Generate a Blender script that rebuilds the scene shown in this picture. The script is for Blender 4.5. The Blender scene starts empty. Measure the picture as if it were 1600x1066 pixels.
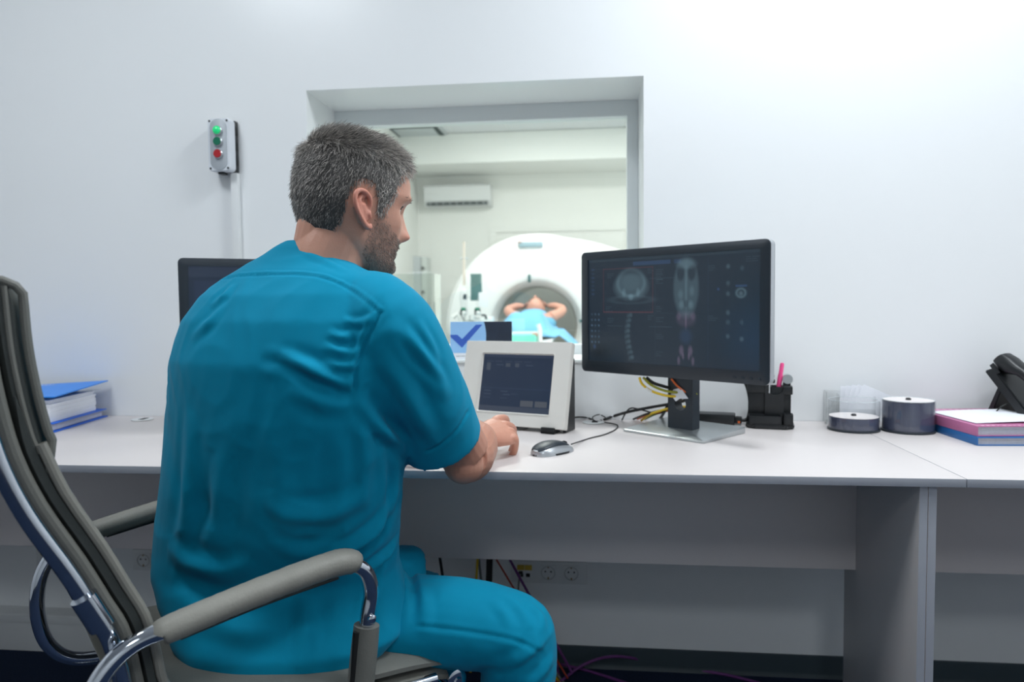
import bpy, bmesh, math, random
import numpy as np
from mathutils import Vector, Matrix, noise
from mathutils.bvhtree import BVHTree

random.seed(7)
rng = np.random.default_rng(7)
scene = bpy.context.scene
col = scene.collection
PI = math.pi

# ------------------------------------------------------------------ camera
CAM_POS = Vector((0.0, -2.0997, 1.0794))
YAW, PITCH, ROLL, FPX = 0.1095, -0.0521, 0.0100, 1127.43
_fw = Vector((-math.sin(YAW) * math.cos(PITCH), math.cos(YAW) * math.cos(PITCH), math.sin(PITCH)))
_r0 = Vector((math.cos(YAW), math.sin(YAW), 0))
_u0 = _r0.cross(_fw)
_r = _r0 * math.cos(ROLL) - _u0 * math.sin(ROLL)
_u = _r0 * math.sin(ROLL) + _u0 * math.cos(ROLL)
cam_data = bpy.data.cameras.new('camera')
cam = bpy.data.objects.new('camera', cam_data)
col.objects.link(cam)
cam.matrix_world = Matrix(((_r.x, _u.x, -_fw.x, CAM_POS.x), (_r.y, _u.y, -_fw.y, CAM_POS.y),
                           (_r.z, _u.z, -_fw.z, CAM_POS.z), (0, 0, 0, 1)))
cam_data.sensor_width = 36
cam_data.lens = FPX * 36 / 1600
cam_data.clip_start = 0.02
cam_data.dof.use_dof = True
cam_data.dof.focus_distance = 1.3
cam_data.dof.aperture_fstop = 3.8
scene.camera = cam

# ------------------------------------------------------------------ world, exposure, ceiling light
w = bpy.data.worlds.new('world')
scene.world = w
w.use_nodes = True
w.node_tree.nodes['Background'].inputs[0].default_value = (0.55, 0.6, 0.65, 1)
w.node_tree.nodes['Background'].inputs[1].default_value = 0.05
vs = scene.view_settings
vs.view_transform = 'Standard'
vs.look = 'None'
vs.gamma = 1
vs.use_curve_mapping = False
vs.exposure = 0.10
scene.cycles.transparent_max_bounces = 32

LAMPS_CONTROL = [  # x, y, watts
    (0.66, -0.80, 25), (2.2, -1.25, 17), (-1.4, -1.3, 19), (0.3, -3.4, 14)]  # left and rear lamps are added fill for the wall and window frame
LAMPS_SCAN = [(-0.4, 1.7, 40), (1.4, 1.7, 40), (-0.4, 4.1, 32), (1.4, 4.1, 32)]
LAMP_COLOR = (0.89, 0.955, 1.0)
LAMP_COLOR_SCAN = (0.985, 1.0, 0.972)
CEIL_Z = 2.72
SCAN_CEIL_Z = 2.9

def area_light(name, loc, sx, sy, watts, color, parent=None):
    l = bpy.data.lights.new(name, 'AREA')
    l.shape = 'RECTANGLE'; l.size = sx; l.size_y = sy; l.energy = watts; l.color = color
    o = bpy.data.objects.new(name, l)
    col.objects.link(o)
    o.location = loc
    if parent: o.parent = parent
    return o

# ------------------------------------------------------------------ placement helpers
def ray(px, py): return _fw + _r * ((px - 800) / FPX) - _u * ((py - 533) / FPX)
def at(px, py, d): return CAM_POS + ray(px, py) * d
def atZ(px, py, z):
    v = ray(px, py); return CAM_POS + v * ((z - CAM_POS.z) / v.z)
def atY(px, py, y):
    v = ray(px, py); return CAM_POS + v * ((y - CAM_POS.y) / v.y)

# ------------------------------------------------------------------ materials
def lin(c):
    return tuple(((x / 255) / 12.92 if x / 255 <= 0.04045 else ((x / 255 + 0.055) / 1.055) ** 2.4) for x in c)

MATS = {}
def mat(name, rgb, rough=0.5, metal=0.0, var=0.04, scale=30.0, bump=0.0, bscale=200.0, spec=0.5,
        sss=0.0, sheen=0.0, attr=None, emit=0.0, coat=0.0):
    """Principled material with a procedural colour variation and optional fine relief; rgb in sRGB 0-255."""
    if name in MATS: return MATS[name]
    m = bpy.data.materials.new(name)
    m.use_nodes = True
    nt = m.node_tree; N = nt.nodes; L = nt.links
    b = N['Principled BSDF']
    c = lin(rgb)
    tc = N.new('ShaderNodeTexCoord')
    nz = N.new('ShaderNodeTexNoise'); nz.inputs['Scale'].default_value = scale; nz.inputs['Detail'].default_value = 4
    L.new(tc.outputs['Object'], nz.inputs['Vector'])
    mp = N.new('ShaderNodeMapRange')
    mp.inputs['To Min'].default_value = 1 - var; mp.inputs['To Max'].default_value = 1 + var
    L.new(nz.outputs['Fac'], mp.inputs['Value'])
    mx = N.new('ShaderNodeVectorMath'); mx.operation = 'SCALE'
    if attr:
        a = N.new('ShaderNodeAttribute'); a.attribute_name = attr
        L.new(a.outputs['Color'], mx.inputs[0])
    else:
        mx.inputs[0].default_value = c
    L.new(mp.outputs['Result'], mx.inputs['Scale'])
    L.new(mx.outputs['Vector'], b.inputs['Base Color'])
    b.inputs['Roughness'].default_value = rough
    b.inputs['Metallic'].default_value = metal
    b.inputs['Specular IOR Level'].default_value = spec
    if sss:
        b.inputs['Subsurface Weight'].default_value = sss
        b.inputs['Subsurface Radius'].default_value = (0.012, 0.005, 0.003)
        b.inputs['Subsurface Scale'].default_value = 1.0
    if sheen:
        b.inputs['Sheen Weight'].default_value = sheen
    if coat:
        b.inputs['Coat Weight'].default_value = coat
    if emit:
        L.new(mx.outputs['Vector'], b.inputs['Emission Color'])
        b.inputs['Emission Strength'].default_value = emit
    if bump:
        n2 = N.new('ShaderNodeTexNoise'); n2.inputs['Scale'].default_value = bscale; n2.inputs['Detail'].default_value = 3
        L.new(tc.outputs['Object'], n2.inputs['Vector'])
        bp = N.new('ShaderNodeBump'); bp.inputs['Strength'].default_value = bump; bp.inputs['Distance'].default_value = 0.002
        L.new(n2.outputs['Fac'], bp.inputs['Height'])
        L.new(bp.outputs['Normal'], b.inputs['Normal'])
    MATS[name] = m
    return m

def glass_mat(name, tint=(1, 1, 1), refl=0.06, rough=0.0):
    if name in MATS: return MATS[name]
    m = bpy.data.materials.new(name); m.use_nodes = True
    nt = m.node_tree; N = nt.nodes; L = nt.links
    N.remove(N['Principled BSDF'])
    out = N['Material Output']
    t = N.new('ShaderNodeBsdfTransparent'); t.inputs[0].default_value = (*tint, 1)
    g = N.new('ShaderNodeBsdfGlossy'); g.inputs['Roughness'].default_value = rough
    lw = N.new('ShaderNodeLayerWeight'); lw.inputs['Blend'].default_value = 0.5
    pw = N.new('ShaderNodeMath'); pw.operation = 'POWER'; pw.inputs[1].default_value = 4.0
    L.new(lw.outputs['Facing'], pw.inputs[0])
    fr = N.new('ShaderNodeMapRange'); fr.inputs['To Min'].default_value = refl; fr.inputs['To Max'].default_value = 0.7
    L.new(pw.outputs[0], fr.inputs['Value'])
    mx = N.new('ShaderNodeMixShader')
    L.new(fr.outputs[0], mx.inputs[0]); L.new(t.outputs[0], mx.inputs[1]); L.new(g.outputs[0], mx.inputs[2])
    L.new(mx.outputs[0], out.inputs['Surface'])
    MATS[name] = m
    return m

def M_(n): return MATS[n]
mat('wall_paint', (238, 240, 241), 0.30, var=0.012, scale=3, bump=0.04, bscale=350, spec=0.5)
mat('wall_paint_scan', (246, 247, 243), 0.6, var=0.012, scale=3)
mat('ceiling_paint', (228, 230, 232), 0.8, var=0.02)
mat('carpet', (38, 50, 72), 0.95, var=0.35, scale=160, bump=0.6, bscale=420, spec=0.1)
mat('vinyl_grey', (170, 178, 178), 0.4, var=0.03)
mat('skirting', (42, 58, 66), 0.5, var=0.05)
mat('frame_paint', (232, 237, 238), 0.45, var=0.015, scale=5)
mat('reveal_paint', (232, 236, 235), 0.5, var=0.015, scale=5)
mat('laminate', (216, 209, 207), 0.38, var=0.015, scale=90, bump=0.05, bscale=700)
mat('laminate_edge', (170, 173, 182), 0.45, var=0.02)
mat('white_plastic', (228, 230, 230), 0.35, var=0.015)
mat('cream_plastic', (222, 219, 212), 0.45, var=0.02, bump=0.05, bscale=600)
mat('black_plastic', (24, 27, 30), 0.38, var=0.08)
mat('bezel', (36, 45, 54), 0.42, var=0.05, bump=0.05, bscale=900)
mat('silver_plastic', (190, 194, 198), 0.3, metal=0.6, var=0.02)
mat('brushed_alu', (190, 196, 198), 0.32, metal=0.85, var=0.04, scale=60)
mat('chrome', (205, 210, 218), 0.09, metal=1.0, var=0.01)
mat('leather', (112, 112, 106), 0.5, var=0.08, scale=25, bump=0.25, bscale=320)
mat('leather_light', (140, 138, 130), 0.48, var=0.08, scale=25, bump=0.25, bscale=320)
mat('leather_dark', (60, 64, 62), 0.55, var=0.1, scale=25, bump=0.2, bscale=320)
mat('dark_gap', (12, 14, 15), 0.8)
mat('black_rubber', (16, 18, 20), 0.55, var=0.1)
mat('paper', (236, 238, 244), 0.8, var=0.03, scale=60)
mat('paper_block', (205, 206, 214), 0.85, var=0.12, scale=140)
mat('binder_blue', (40, 138, 236), 0.4, var=0.04)
mat('binder_blue_dark', (24, 104, 218), 0.45, var=0.04)
mat('book_pink', (186, 110, 152), 0.45, var=0.06)
mat('book_blue', (38, 104, 168), 0.45, var=0.05)
mat('cable_yellow', (228, 190, 40), 0.45)
mat('cable_orange', (236, 112, 48), 0.45)
mat('cable_green', (150, 150, 40), 0.45)
mat('cable_grey', (118, 122, 118), 0.5)
mat('cable_purple', (108, 52, 118), 0.5)
mat('cable_red', (170, 62, 40), 0.5)
mat('tape_white', (230, 230, 226), 0.6)
mat('pink_marker', (250, 84, 150), 0.4, emit=0.0)
mat('disc_dark', (92, 98, 122), 0.22, var=0.25, scale=400, spec=0.7)
mat('disc_white', (235, 228, 226), 0.45)
mat('scrub', (0, 142, 178), 0.75, var=0.05, scale=14, bump=0.12, bscale=900, sheen=0.05, spec=0.12)
mat('scrub_stitch', (2, 110, 146), 0.7, var=0.05)
mat('skin', (205, 150, 128), 0.45, var=0.06, scale=70, bump=0.15, bscale=260, sss=0.12, attr='skin_tone', spec=0.4)
mat('hair', (90, 86, 82), 0.45, var=0.1, attr='hair_tone', spec=0.5)
mat('eye_white', (225, 220, 214), 0.2)
mat('iris', (60, 70, 74), 0.2)
mat('shoe', (235, 235, 232), 0.6)
mat('box_grey', (176, 182, 188), 0.4, var=0.02)
mat('box_white', (222, 226, 232), 0.35, var=0.02)
mat('lamp_green', (40, 214, 130), 0.25, emit=0.25)
mat('button_green', (14, 110, 82), 0.35)
mat('button_red', (176, 38, 46), 0.35)
mat('yellow_flap', (206, 176, 62), 0.5)
mat('scan_white', (240, 241, 240), 0.3, var=0.01)
mat('scan_grey', (200, 206, 208), 0.45, var=0.02)
mat('scan_bore', (238, 240, 234), 0.5, var=0.02)
mat('teal_dark', (30, 92, 92), 0.4)
mat('teal_light', (110, 216, 196), 0.35)
mat('sheet_blue', (118, 186, 226), 0.8, var=0.05, scale=20)
mat('gown_blue', (90, 170, 205), 0.8, var=0.1, scale=30)
mat('pillow_teal', (34, 122, 112), 0.8, var=0.1)
mat('panel_green', (88, 122, 120), 0.25, var=0.1)
mat('acrylic_edge', (205, 214, 218), 0.15)
glass_mat('window_glass', (0.965, 0.985, 0.97))
glass_mat('clear_acrylic', (0.975, 0.98, 0.98))
glass_mat('screen_partition', (0.86, 0.89, 0.87))

# ------------------------------------------------------------------ mesh helpers
class MB:
    """Collects vertices and faces of ONE mesh object."""
    def __init__(s): s.v = []; s.f = []; s.mi = []
    def add(s, vs_, fs_, mi=0):
        o = len(s.v); s.v += [tuple(x) for x in vs_]; s.f += [tuple(i + o for i in f) for f in fs_]; s.mi += [mi] * len(fs_)
        return s
    def box(s, lo, hi, bev=0.0, mi=0, M=None, seg=2):
        bm = bmesh.new(); bmesh.ops.create_cube(bm, size=1)
        lo = Vector(lo); hi = Vector(hi); c = (lo + hi) / 2; d = hi - lo
        for v in bm.verts: v.co = Vector((v.co.x * d.x, v.co.y * d.y, v.co.z * d.z)) + c
        if bev > 0: bmesh.ops.bevel(bm, geom=list(bm.edges), offset=min(bev, min(d) * 0.49), segments=seg, affect='EDGES', profile=0.6)
        return s.bm(bm, mi, M)
    def bm(s, bm, mi=0, M=None):
        bm.verts.index_update()
        vs_ = [(M @ v.co) if M else v.co.copy() for v in bm.verts]
        fs_ = [[v.index for v in f.verts] for f in bm.faces]
        bm.free()
        return s.add(vs_, fs_, mi)
    def prism(s, poly, axis_map, d0, d1, bev=0.0, mi=0, seg=2):
        """poly: list of 2-D points; axis_map(u, v, w) -> 3-D point; extruded from d0 to d1."""
        bm = bmesh.new()
        f = bm.faces.new([bm.verts.new((p[0], p[1], 0)) for p in poly])
        r = bmesh.ops.extrude_face_region(bm, geom=[f])
        for g in r['geom']:
            if isinstance(g, bmesh.types.BMVert): g.co.z = 1
        bmesh.ops.recalc_face_normals(bm, faces=bm.faces)
        for v in bm.verts: v.co.z = d0 + (d1 - d0) * v.co.z
        if bev: bmesh.ops.bevel(bm, geom=list(bm.edges), offset=bev, segments=seg, affect='EDGES', clamp_overlap=True)
        for v in bm.verts: v.co = Vector(axis_map(*v.co))
        bmesh.ops.recalc_face_normals(bm, faces=bm.faces)
        return s.bm(bm, mi)
    def loft(s, rings, cap=True, mi=0, closed=False):
        n = len(rings[0]); vs_ = [p for r_ in rings for p in r_]; fs_ = []
        R = len(rings)
        for i in range(R if closed else R - 1):
            j = (i + 1) % R
            for k in range(n):
                k2 = (k + 1) % n
                fs_.append((i * n + k, i * n + k2, j * n + k2, j * n + k))
        if cap and not closed:
            fs_.append(tuple(range(n - 1, -1, -1))); fs_.append(tuple((R - 1) * n + k for k in range(n)))
        return s.add(vs_, fs_, mi)
    def tube(s, pts, rad, n=10, mi=0, smooth=0, cap=True, flat=None):
        pts = [Vector(p) for p in pts]
        if smooth: pts, rad = catmull(pts, rad, smooth)
        if not hasattr(rad, '__len__'): rad = [rad] * len(pts)
        return s.loft(tube_rings(pts, rad, n, flat), cap, mi)
    def lathe(s, prof, c=(0, 0, 0), n=32, mi=0, M=None):
        rings = []
        for r_, z in prof:
            ring = [Vector((c[0] + r_ * math.cos(2 * PI * k / n), c[1] + r_ * math.sin(2 * PI * k / n), c[2] + z)) for k in range(n)]
            rings.append([M @ p for p in ring] if M else ring)
        return s.loft(rings, True, mi)
    def ellipsoid(s, c, U, V, W, n=24, m=14, mi=0):
        c = Vector(c); U = Vector(U); V = Vector(V); W = Vector(W); rings = []
        for i in range(1, m):
            t = PI * i / m - PI / 2
            rings.append([c + W * math.sin(t) + (U * math.cos(2 * PI * k / n) + V * math.sin(2 * PI * k / n)) * math.cos(t) for k in range(n)])
        return s.loft(rings, True, mi)
    def mesh(s, name, mats, smooth=35):
        me = bpy.data.meshes.new(name)
        me.from_pydata(s.v, [], s.f)
        for m in (mats if isinstance(mats, (list, tuple)) else [mats]): me.materials.append(m if not isinstance(m, str) else MATS[m])
        if any(s.mi): me.polygons.foreach_set('material_index', s.mi)
        me.update()
        bm = bmesh.new(); bm.from_mesh(me); bmesh.ops.recalc_face_normals(bm, faces=bm.faces); bm.to_mesh(me); bm.free()
        if smooth:
            me.polygons.foreach_set('use_smooth', [True] * len(me.polygons))
            me.set_sharp_from_angle(angle=math.radians(smooth))
        return me
    def obj(s, name, mats, parent=None, smooth=35):
        return link(name, s.mesh(name, mats, smooth), parent)

def link(name, data, parent=None):
    o = bpy.data.objects.new(name, data); col.objects.link(o)
    if parent is not None: o.parent = parent
    return o
def thing(name, label, cat, loc=(0, 0, 0), rz=0.0, group=None):
    o = bpy.data.objects.new(name, None); col.objects.link(o)
    o.empty_display_size = 0.05
    o.location = loc; o.rotation_euler = (0, 0, rz)
    return tag(o, label, cat, group)
def tag(o, label, cat=None, group=None):
    o['label'] = label
    if cat: o['category'] = cat
    if group: o['group'] = group
    return o
def struct(o): o['kind'] = 'structure'; return o
def copy_tree(o, parent=None):
    c = o.copy(); col.objects.link(c)
    if parent is not None: c.parent = parent
    for ch in list(o.children): copy_tree(ch, c)
    return c

def catmull(pts, rad, sub):
    P = [Vector(p) for p in pts]; n = len(P)
    R = list(rad) if hasattr(rad, '__len__') else [rad] * n
    out = []; ro = []
    for i in range(n - 1):
        p0 = P[i - 1] if i else P[0] * 2 - P[1]; p1 = P[i]; p2 = P[i + 1]; p3 = P[i + 2] if i + 2 < n else P[-1] * 2 - P[-2]
        for k in range(sub):
            t = k / sub
            out.append(0.5 * ((2 * p1) + (p2 - p0) * t + (2 * p0 - 5 * p1 + 4 * p2 - p3) * t * t + (3 * p1 - p0 - 3 * p2 + p3) * t ** 3))
            ro.append(R[i] + (R[i + 1] - R[i]) * t)
    out.append(P[-1]); ro.append(R[-1])
    return out, ro
def tube_rings(pts, rad, n, flat=None):
    rings = []; m = len(pts)
    T = [(pts[min(i + 1, m - 1)] - pts[max(i - 1, 0)]).normalized() for i in range(m)]
    up = Vector((0, 0, 1)) if abs(T[0].z) < 0.9 else Vector((1, 0, 0))
    nrm = (up - T[0] * up.dot(T[0])).normalized()
    for i in range(m):
        nrm = (nrm - T[i] * nrm.dot(T[i])).normalized(); b = T[i].cross(nrm)
        fa, fb = flat if flat else (1, 1)
        rings.append([pts[i] + nrm * (rad[i] * fa * math.cos(2 * PI * k / n)) + b * (rad[i] * fb * math.sin(2 * PI * k / n)) for k in range(n)])
    return rings
def rrect(w_, h_, r_, n=5, cx=0, cy=0):
    out = []
    for sx, sy, a0 in ((1, 1, 0), (-1, 1, 90), (-1, -1, 180), (1, -1, 270)):
        for k in range(n + 1):
            a = math.radians(a0 + 90 * k / n)
            out.append((cx + sx * (w_ / 2 - r_) + r_ * math.cos(a), cy + sy * (h_ / 2 - r_) + r_ * math.sin(a)))
    return out
def xyz(u, v, w_): return (u, v, w_)
def xzy(u, v, w_): return (u, w_, v)
def cable(name, label, pts, r_, m, sub=8, group=None, n=8):
    mb = MB(); mb.tube(pts, r_, n, smooth=sub)
    return tag(mb.obj(name, m, smooth=60), label, 'cable', group)

def remesh(mb, voxel, smooth_it=6, name='tmp'):
    """Union of overlapping closed solids as one continuous surface."""
    me = mb.mesh(name, [], 0)
    o = link(name, me)
    md = o.modifiers.new('r', 'REMESH'); md.mode = 'VOXEL'; md.voxel_size = voxel; md.adaptivity = 0
    if smooth_it:
        sm = o.modifiers.new('s', 'SMOOTH'); sm.factor = 0.5; sm.iterations = smooth_it
    dg = bpy.context.evaluated_depsgraph_get()
    out = bpy.data.meshes.new_from_object(o.evaluated_get(dg))
    bpy.data.objects.remove(o); bpy.data.meshes.remove(me)
    out.polygons.foreach_set('use_smooth', [True] * len(out.polygons))
    return out
def verts_np(me):
    a = np.empty(len(me.vertices) * 3, np.float32); me.vertices.foreach_get('co', a); return a.reshape(-1, 3).astype(float)
def normals_np(me):
    a = np.empty(len(me.vertices) * 3, np.float32); me.vertices.foreach_get('normal', a); return a.reshape(-1, 3).astype(float)
def set_verts(me, a):
    me.vertices.foreach_set('co', a.astype(np.float32).ravel()); me.update()
def set_color(me, name, rgb):
    at_ = me.color_attributes.new(name, 'FLOAT_COLOR', 'POINT')
    c = np.ones((len(me.vertices), 4), np.float32); c[:, :3] = rgb
    at_.data.foreach_set('color', c.ravel())
def seg_dist(P, line):
    """distance of points to a 3-D polyline, and the position 0..1 along it"""
    line = np.array(line, float); best = np.full(len(P), 1e9); par = np.zeros(len(P))
    L = np.linalg.norm(np.diff(line, axis=0), axis=1); cum = np.concatenate([[0], np.cumsum(L)]); tot = max(cum[-1], 1e-9)
    for i in range(len(line) - 1):
        a = line[i]; d = line[i + 1] - a; q = d @ d
        if q < 1e-12: continue
        t = np.clip(((P - a) @ d) / q, 0, 1)
        dist = np.linalg.norm(P - (a + t[:, None] * d), axis=1)
        m = dist < best
        best[m] = dist[m]; par[m] = (cum[i] + t[m] * L[i]) / tot
    return best, par
def bvh_of(me):
    v = [x.co.copy() for x in me.vertices]; f = [tuple(p.vertices) for p in me.polygons]
    return BVHTree.FromPolygons(v, f)
def fold(me, folds):
    """Cloth folds and seams: each is (points in the photograph, height, width, end taper); the points are dropped
    onto the cloth and the surface is raised (or sunk) around the line they make."""
    bv = bvh_of(me); P = verts_np(me); Nn = normals_np(me); D = np.zeros(len(P))
    for pts, amp, wid, tap in folds:
        line = []
        pp, _ = catmull([Vector((x, y, 0)) for x, y in pts], 1, 5)
        for q in pp:
            v = ray(q.x, q.y).normalized()
            h = bv.ray_cast(CAM_POS, v)
            if h[0] is not None: line.append(tuple(h[0]))
        if len(line) < 2: continue
        dist, par = seg_dist(P, line)
        env = np.ones(len(P))
        if tap: env = np.clip(np.minimum(par, 1 - par) / tap, 0, 1) ** 0.7
        if amp > 0: prof = np.exp(-(dist / wid) ** 2) - 0.45 * np.exp(-((dist - 1.9 * wid) / (0.9 * wid)) ** 2)
        else: prof = np.exp(-(dist / wid) ** 2) - 0.25 * np.exp(-((dist - 1.8 * wid) / (0.8 * wid)) ** 2)
        D += amp * env * prof
    set_verts(me, P + Nn * D[:, None])
# ================================================================== ROOM SHELL
WX0, WX1, WZ0, WZ1 = -0.839, 0.150, 0.905, 1.717      # window opening
WALL_T = 0.30
def holed_wall():
    X0, X1, Z0, Z1 = -3.0, 3.0, 0.0, 2.95
    mb = MB()
    o = [(X0, Z0), (X1, Z0), (X1, Z1), (X0, Z1)]; i = [(WX0, WZ0), (WX1, WZ0), (WX1, WZ1), (WX0, WZ1)]
    v = [(x, 0, z) for x, z in o] + [(x, 0, z) for x, z in i] + [(x, WALL_T, z) for x, z in o] + [(x, WALL_T, z) for x, z in i]
    f = []
    for k in range(4):
        k2 = (k + 1) % 4
        f.append((k, k2, 4 + k2, 4 + k)); f.append((8 + k2, 8 + k, 12 + k, 12 + k2))
        f.append((4 + k, 4 + k2, 12 + k2, 12 + k)); f.append((k2, k, 8 + k, 8 + k2))
    mb.add(v, f)
    return struct(mb.obj('wall_back', 'wall_paint', smooth=0))
holed_wall()
struct(MB().box((-3.0, -4.6, -0.05), (3.0, 0.0, 0.0)).obj('floor', 'carpet', smooth=0))
struct(MB().box((-3.0, -4.6, CEIL_Z), (3.0, 0.0, CEIL_Z + 0.05)).obj('ceiling', 'ceiling_paint', smooth=0))
struct(MB().box((-3.05, -4.6, 0), (-3.0, 0.0, CEIL_Z)).obj('wall_left', 'wall_paint', smooth=0))
struct(MB().box((3.0, -4.6, 0), (3.05, 0.0, CEIL_Z)).obj('wall_right', 'wall_paint', smooth=0))
struct(MB().box((-3.05, -4.65, 0), (3.05, -4.6, CEIL_Z)).obj('wall_front', 'wall_paint', smooth=0))
# coved skirting of the observation wall
sk = [(0, 0.0), (-0.012, 0.0), (-0.0085, 0.006), (-0.006, 0.014), (-0.006, 0.0585), (-0.0045, 0.0635), (0, 0.064)]
struct(MB().prism(sk, lambda u, v, w_: (w_, u, v), -0.80, 2.99).obj('baseboard_back', 'skirting'))
# white cable trunking box along the wall foot at the left
struct(MB().box((-2.95, -0.06, 0.0), (-0.80, 0.0, 0.118), 0.004).box((-2.95, -0.064, 0.092), (-0.80, -0.059, 0.116), 0.001).obj('trim_1', 'white_plastic'))

# window frame, pane and sill
win = struct(thing('window_1', 'observation window into the bright scanner room', None))
fr = MB()
fy0, fy1 = 0.238, 0.285
def wr(x0, x1, z0, z1, y): return [Vector((x0, y, z0)), Vector((x1, y, z0)), Vector((x1, y, z1)), Vector((x0, y, z1))]
OU = (WX0 + .0004, WX1 - .0004, WZ0 + .0086, WZ1 - .0004); IN = (WX0 + .035, WX1 - .035, .945, WZ1 - .05); IN2 = (WX0 + .033, WX1 - .033, .943, WZ1 - .048)
fr.loft([wr(*OU, fy1), wr(*OU, fy0), wr(*IN2, fy0), wr(*IN, fy0 + .002), wr(*IN, fy1)], closed=True)
fr.obj('window_frame', 'frame_paint', win, 20)
MB().box((WX0 + 0.03, 0.258, 0.94), (WX1 - 0.03, 0.266, WZ1 - 0.045)).obj('window_pane', 'window_glass', win, 0)
MB().box((WX0 + 0.0005, -0.006, WZ0), (WX1 - 0.0005, 0.238, WZ0 + 0.0085), 0.002).obj('window_sill', 'reveal_paint', win)

# recessed ceiling lights of the control room; left and rear ones are added fill
def ceiling_light(x, y, z, watts, color, label, group):
    t = thing('ceiling_light', label, 'ceiling light', (x, y, z), 0, group)
    mb = MB()
    for lo, hi in (((-.31, -.31, -.012), (.31, -.285, -.0005)), ((-.31, .285, -.012), (.31, .31, -.0005)),
                   ((-.31, -.285, -.012), (-.285, .285, -.0005)), ((.285, -.285, -.012), (.31, .285, -.0005))):
        mb.box(lo, hi, 0.002)
    mb.obj('light_frame', 'white_plastic', t)
    MB().box((-.285, -.285, -.007), (.285, .285, -.0005)).obj('diffuser', mat('diffuser', (245, 248, 250), 0.5, emit=1.5), t)
    area_light('lamp', (0, 0, -.014), .56, .56, watts, color, t)
    return t
LB = ['square ceiling light nearest the window wall', 'square ceiling light at the right side of the room', 'added square ceiling light at the left, unseen fill for the wall', 'added square ceiling light behind the camera, unseen frontal fill']
for k, (x, y, wt) in enumerate(LAMPS_CONTROL):
    ceiling_light(x, y, CEIL_Z, wt, LAMP_COLOR, LB[k], 'control room ceiling lights')
# ================================================================== DESKS
DZ, DT, DF = 0.74, 0.0165, -0.6705
def worktop(x0, x1, name, parent):
    mb = MB()
    mb.box((x0, DF, DZ - DT), (x1, -0.002, DZ), 0.0012, 0)
    o = mb.obj(name, ['laminate', 'laminate_edge'], parent)
    for p in o.data.polygons:
        if abs(p.normal.z) < .5: p.material_index = 1
    return o
def board(lo, hi, name, parent):
    o = MB().box(lo, hi, .0008).obj(name, ['laminate', 'laminate_edge'], parent)
    k = min(range(3), key=lambda i: hi[i] - lo[i])
    for p in o.data.polygons:
        if abs(p.normal[k]) < .5: p.material_index = 1
desk = thing('office_desk', 'long white laminate desk under the window with the seated man', 'desk', (0, 0, 0))
worktop(-2.30, 0.7022, 'worktop', desk)
board((0.6223, DF + 0.008, 0.0), (0.6375, -0.262, DZ - DT), 'side_panel', desk)
board((0.6387, DF + 0.008, 0.0), (0.6537, -0.262, DZ - DT), 'side_panel', desk)
board((-2.28, DF + 0.008, 0.0), (-2.264, -0.262, DZ - DT), 'side_panel', desk)
board((-2.264, -0.3376, 0.4385), (0.6223, -0.3216, DZ - DT), 'modesty_panel', desk)
desk2 = thing('office_desk', 'second white desk joined at the right, with phone and books', 'desk', (0, 0, 0))
worktop(0.7034, 2.3, 'worktop', desk2)
board((2.28, DF + 0.008, 0.0), (2.296, -0.262, DZ - DT), 'side_panel', desk2)
board((0.6539, -0.3376, 0.4385), (2.28, -0.3216, DZ - DT), 'modesty_panel', desk2)
for x, y, lb in ((0.005, -0.062, 'round white desk grommet behind the control screen'), (-1.345, -0.075, 'oval cable grommet in the desk beside the blue binder')):
    t = thing('cable_grommet', lb, 'grommet', (x, y, DZ + 0.0003))
    MB().lathe([(0.028, 0), (0.031, 0.0005), (0.031, 0.002), (0.029, 0.003), (0.024, 0.003)], n=28).obj('rim', 'white_plastic', t)
    MB().box((-0.004, -0.016, 0.003), (0.012, 0.016, 0.0034)).obj('cable_slot', 'dark_gap', t)

# ================================================================== MONITORS
def grid_screen(name, w_, h_, img, parent, loc, rot, emit, rough=0.28):
    """flat display: a grid whose vertex colours carry the picture shown on it"""
    ny, nx, _ = img.shape
    xs = np.linspace(-w_ / 2, w_ / 2, nx); zs = np.linspace(h_ / 2, -h_ / 2, ny)
    v = np.zeros((ny, nx, 3)); v[..., 0] = xs[None, :]; v[..., 2] = zs[:, None]
    idx = np.arange(nx * ny).reshape(ny, nx)
    f = np.stack([idx[:-1, :-1], idx[1:, :-1], idx[1:, 1:], idx[:-1, 1:]], -1).reshape(-1, 4)
    me = bpy.data.meshes.new(name); me.from_pydata(v.reshape(-1, 3).tolist(), [], f.tolist())
    set_color(me, 'picture', img.reshape(-1, 3))
    key = 'display_%d' % int(emit * 1000)
    if key not in MATS:
        m = bpy.data.materials.new(key); m.use_nodes = True
        b = m.node_tree.nodes['Principled BSDF']
        a = m.node_tree.nodes.new('ShaderNodeAttribute'); a.attribute_name = 'picture'
        b.inputs['Base Color'].default_value = (*lin((22, 27, 33)), 1)
        m.node_tree.links.new(a.outputs['Color'], b.inputs['Emission Color'])
        b.inputs['Emission Strength'].default_value = emit
        b.inputs['Roughness'].default_value = rough
        MATS[key] = m
    me.materials.append(MATS[key])
    o = link(name, me, parent); o.location = loc; o.rotation_euler = rot
    return o
def blob(im, cx, cy, rx, ry, c, soft=0.35, ring=None):
    ny, nx, _ = im.shape
    Y_, X_ = np.mgrid[0:ny, 0:nx]
    X_ = X_ / (nx - 1); Y_ = Y_ / (ny - 1)
    d = np.sqrt(((X_ - cx) / rx) ** 2 + ((Y_ - cy) / ry) ** 2)
    if ring: m = np.exp(-((d - 1) / ring) ** 2)
    else: m = np.clip((1 - d) / soft, 0, 1)
    im += m[..., None] * np.array(c)
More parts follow.
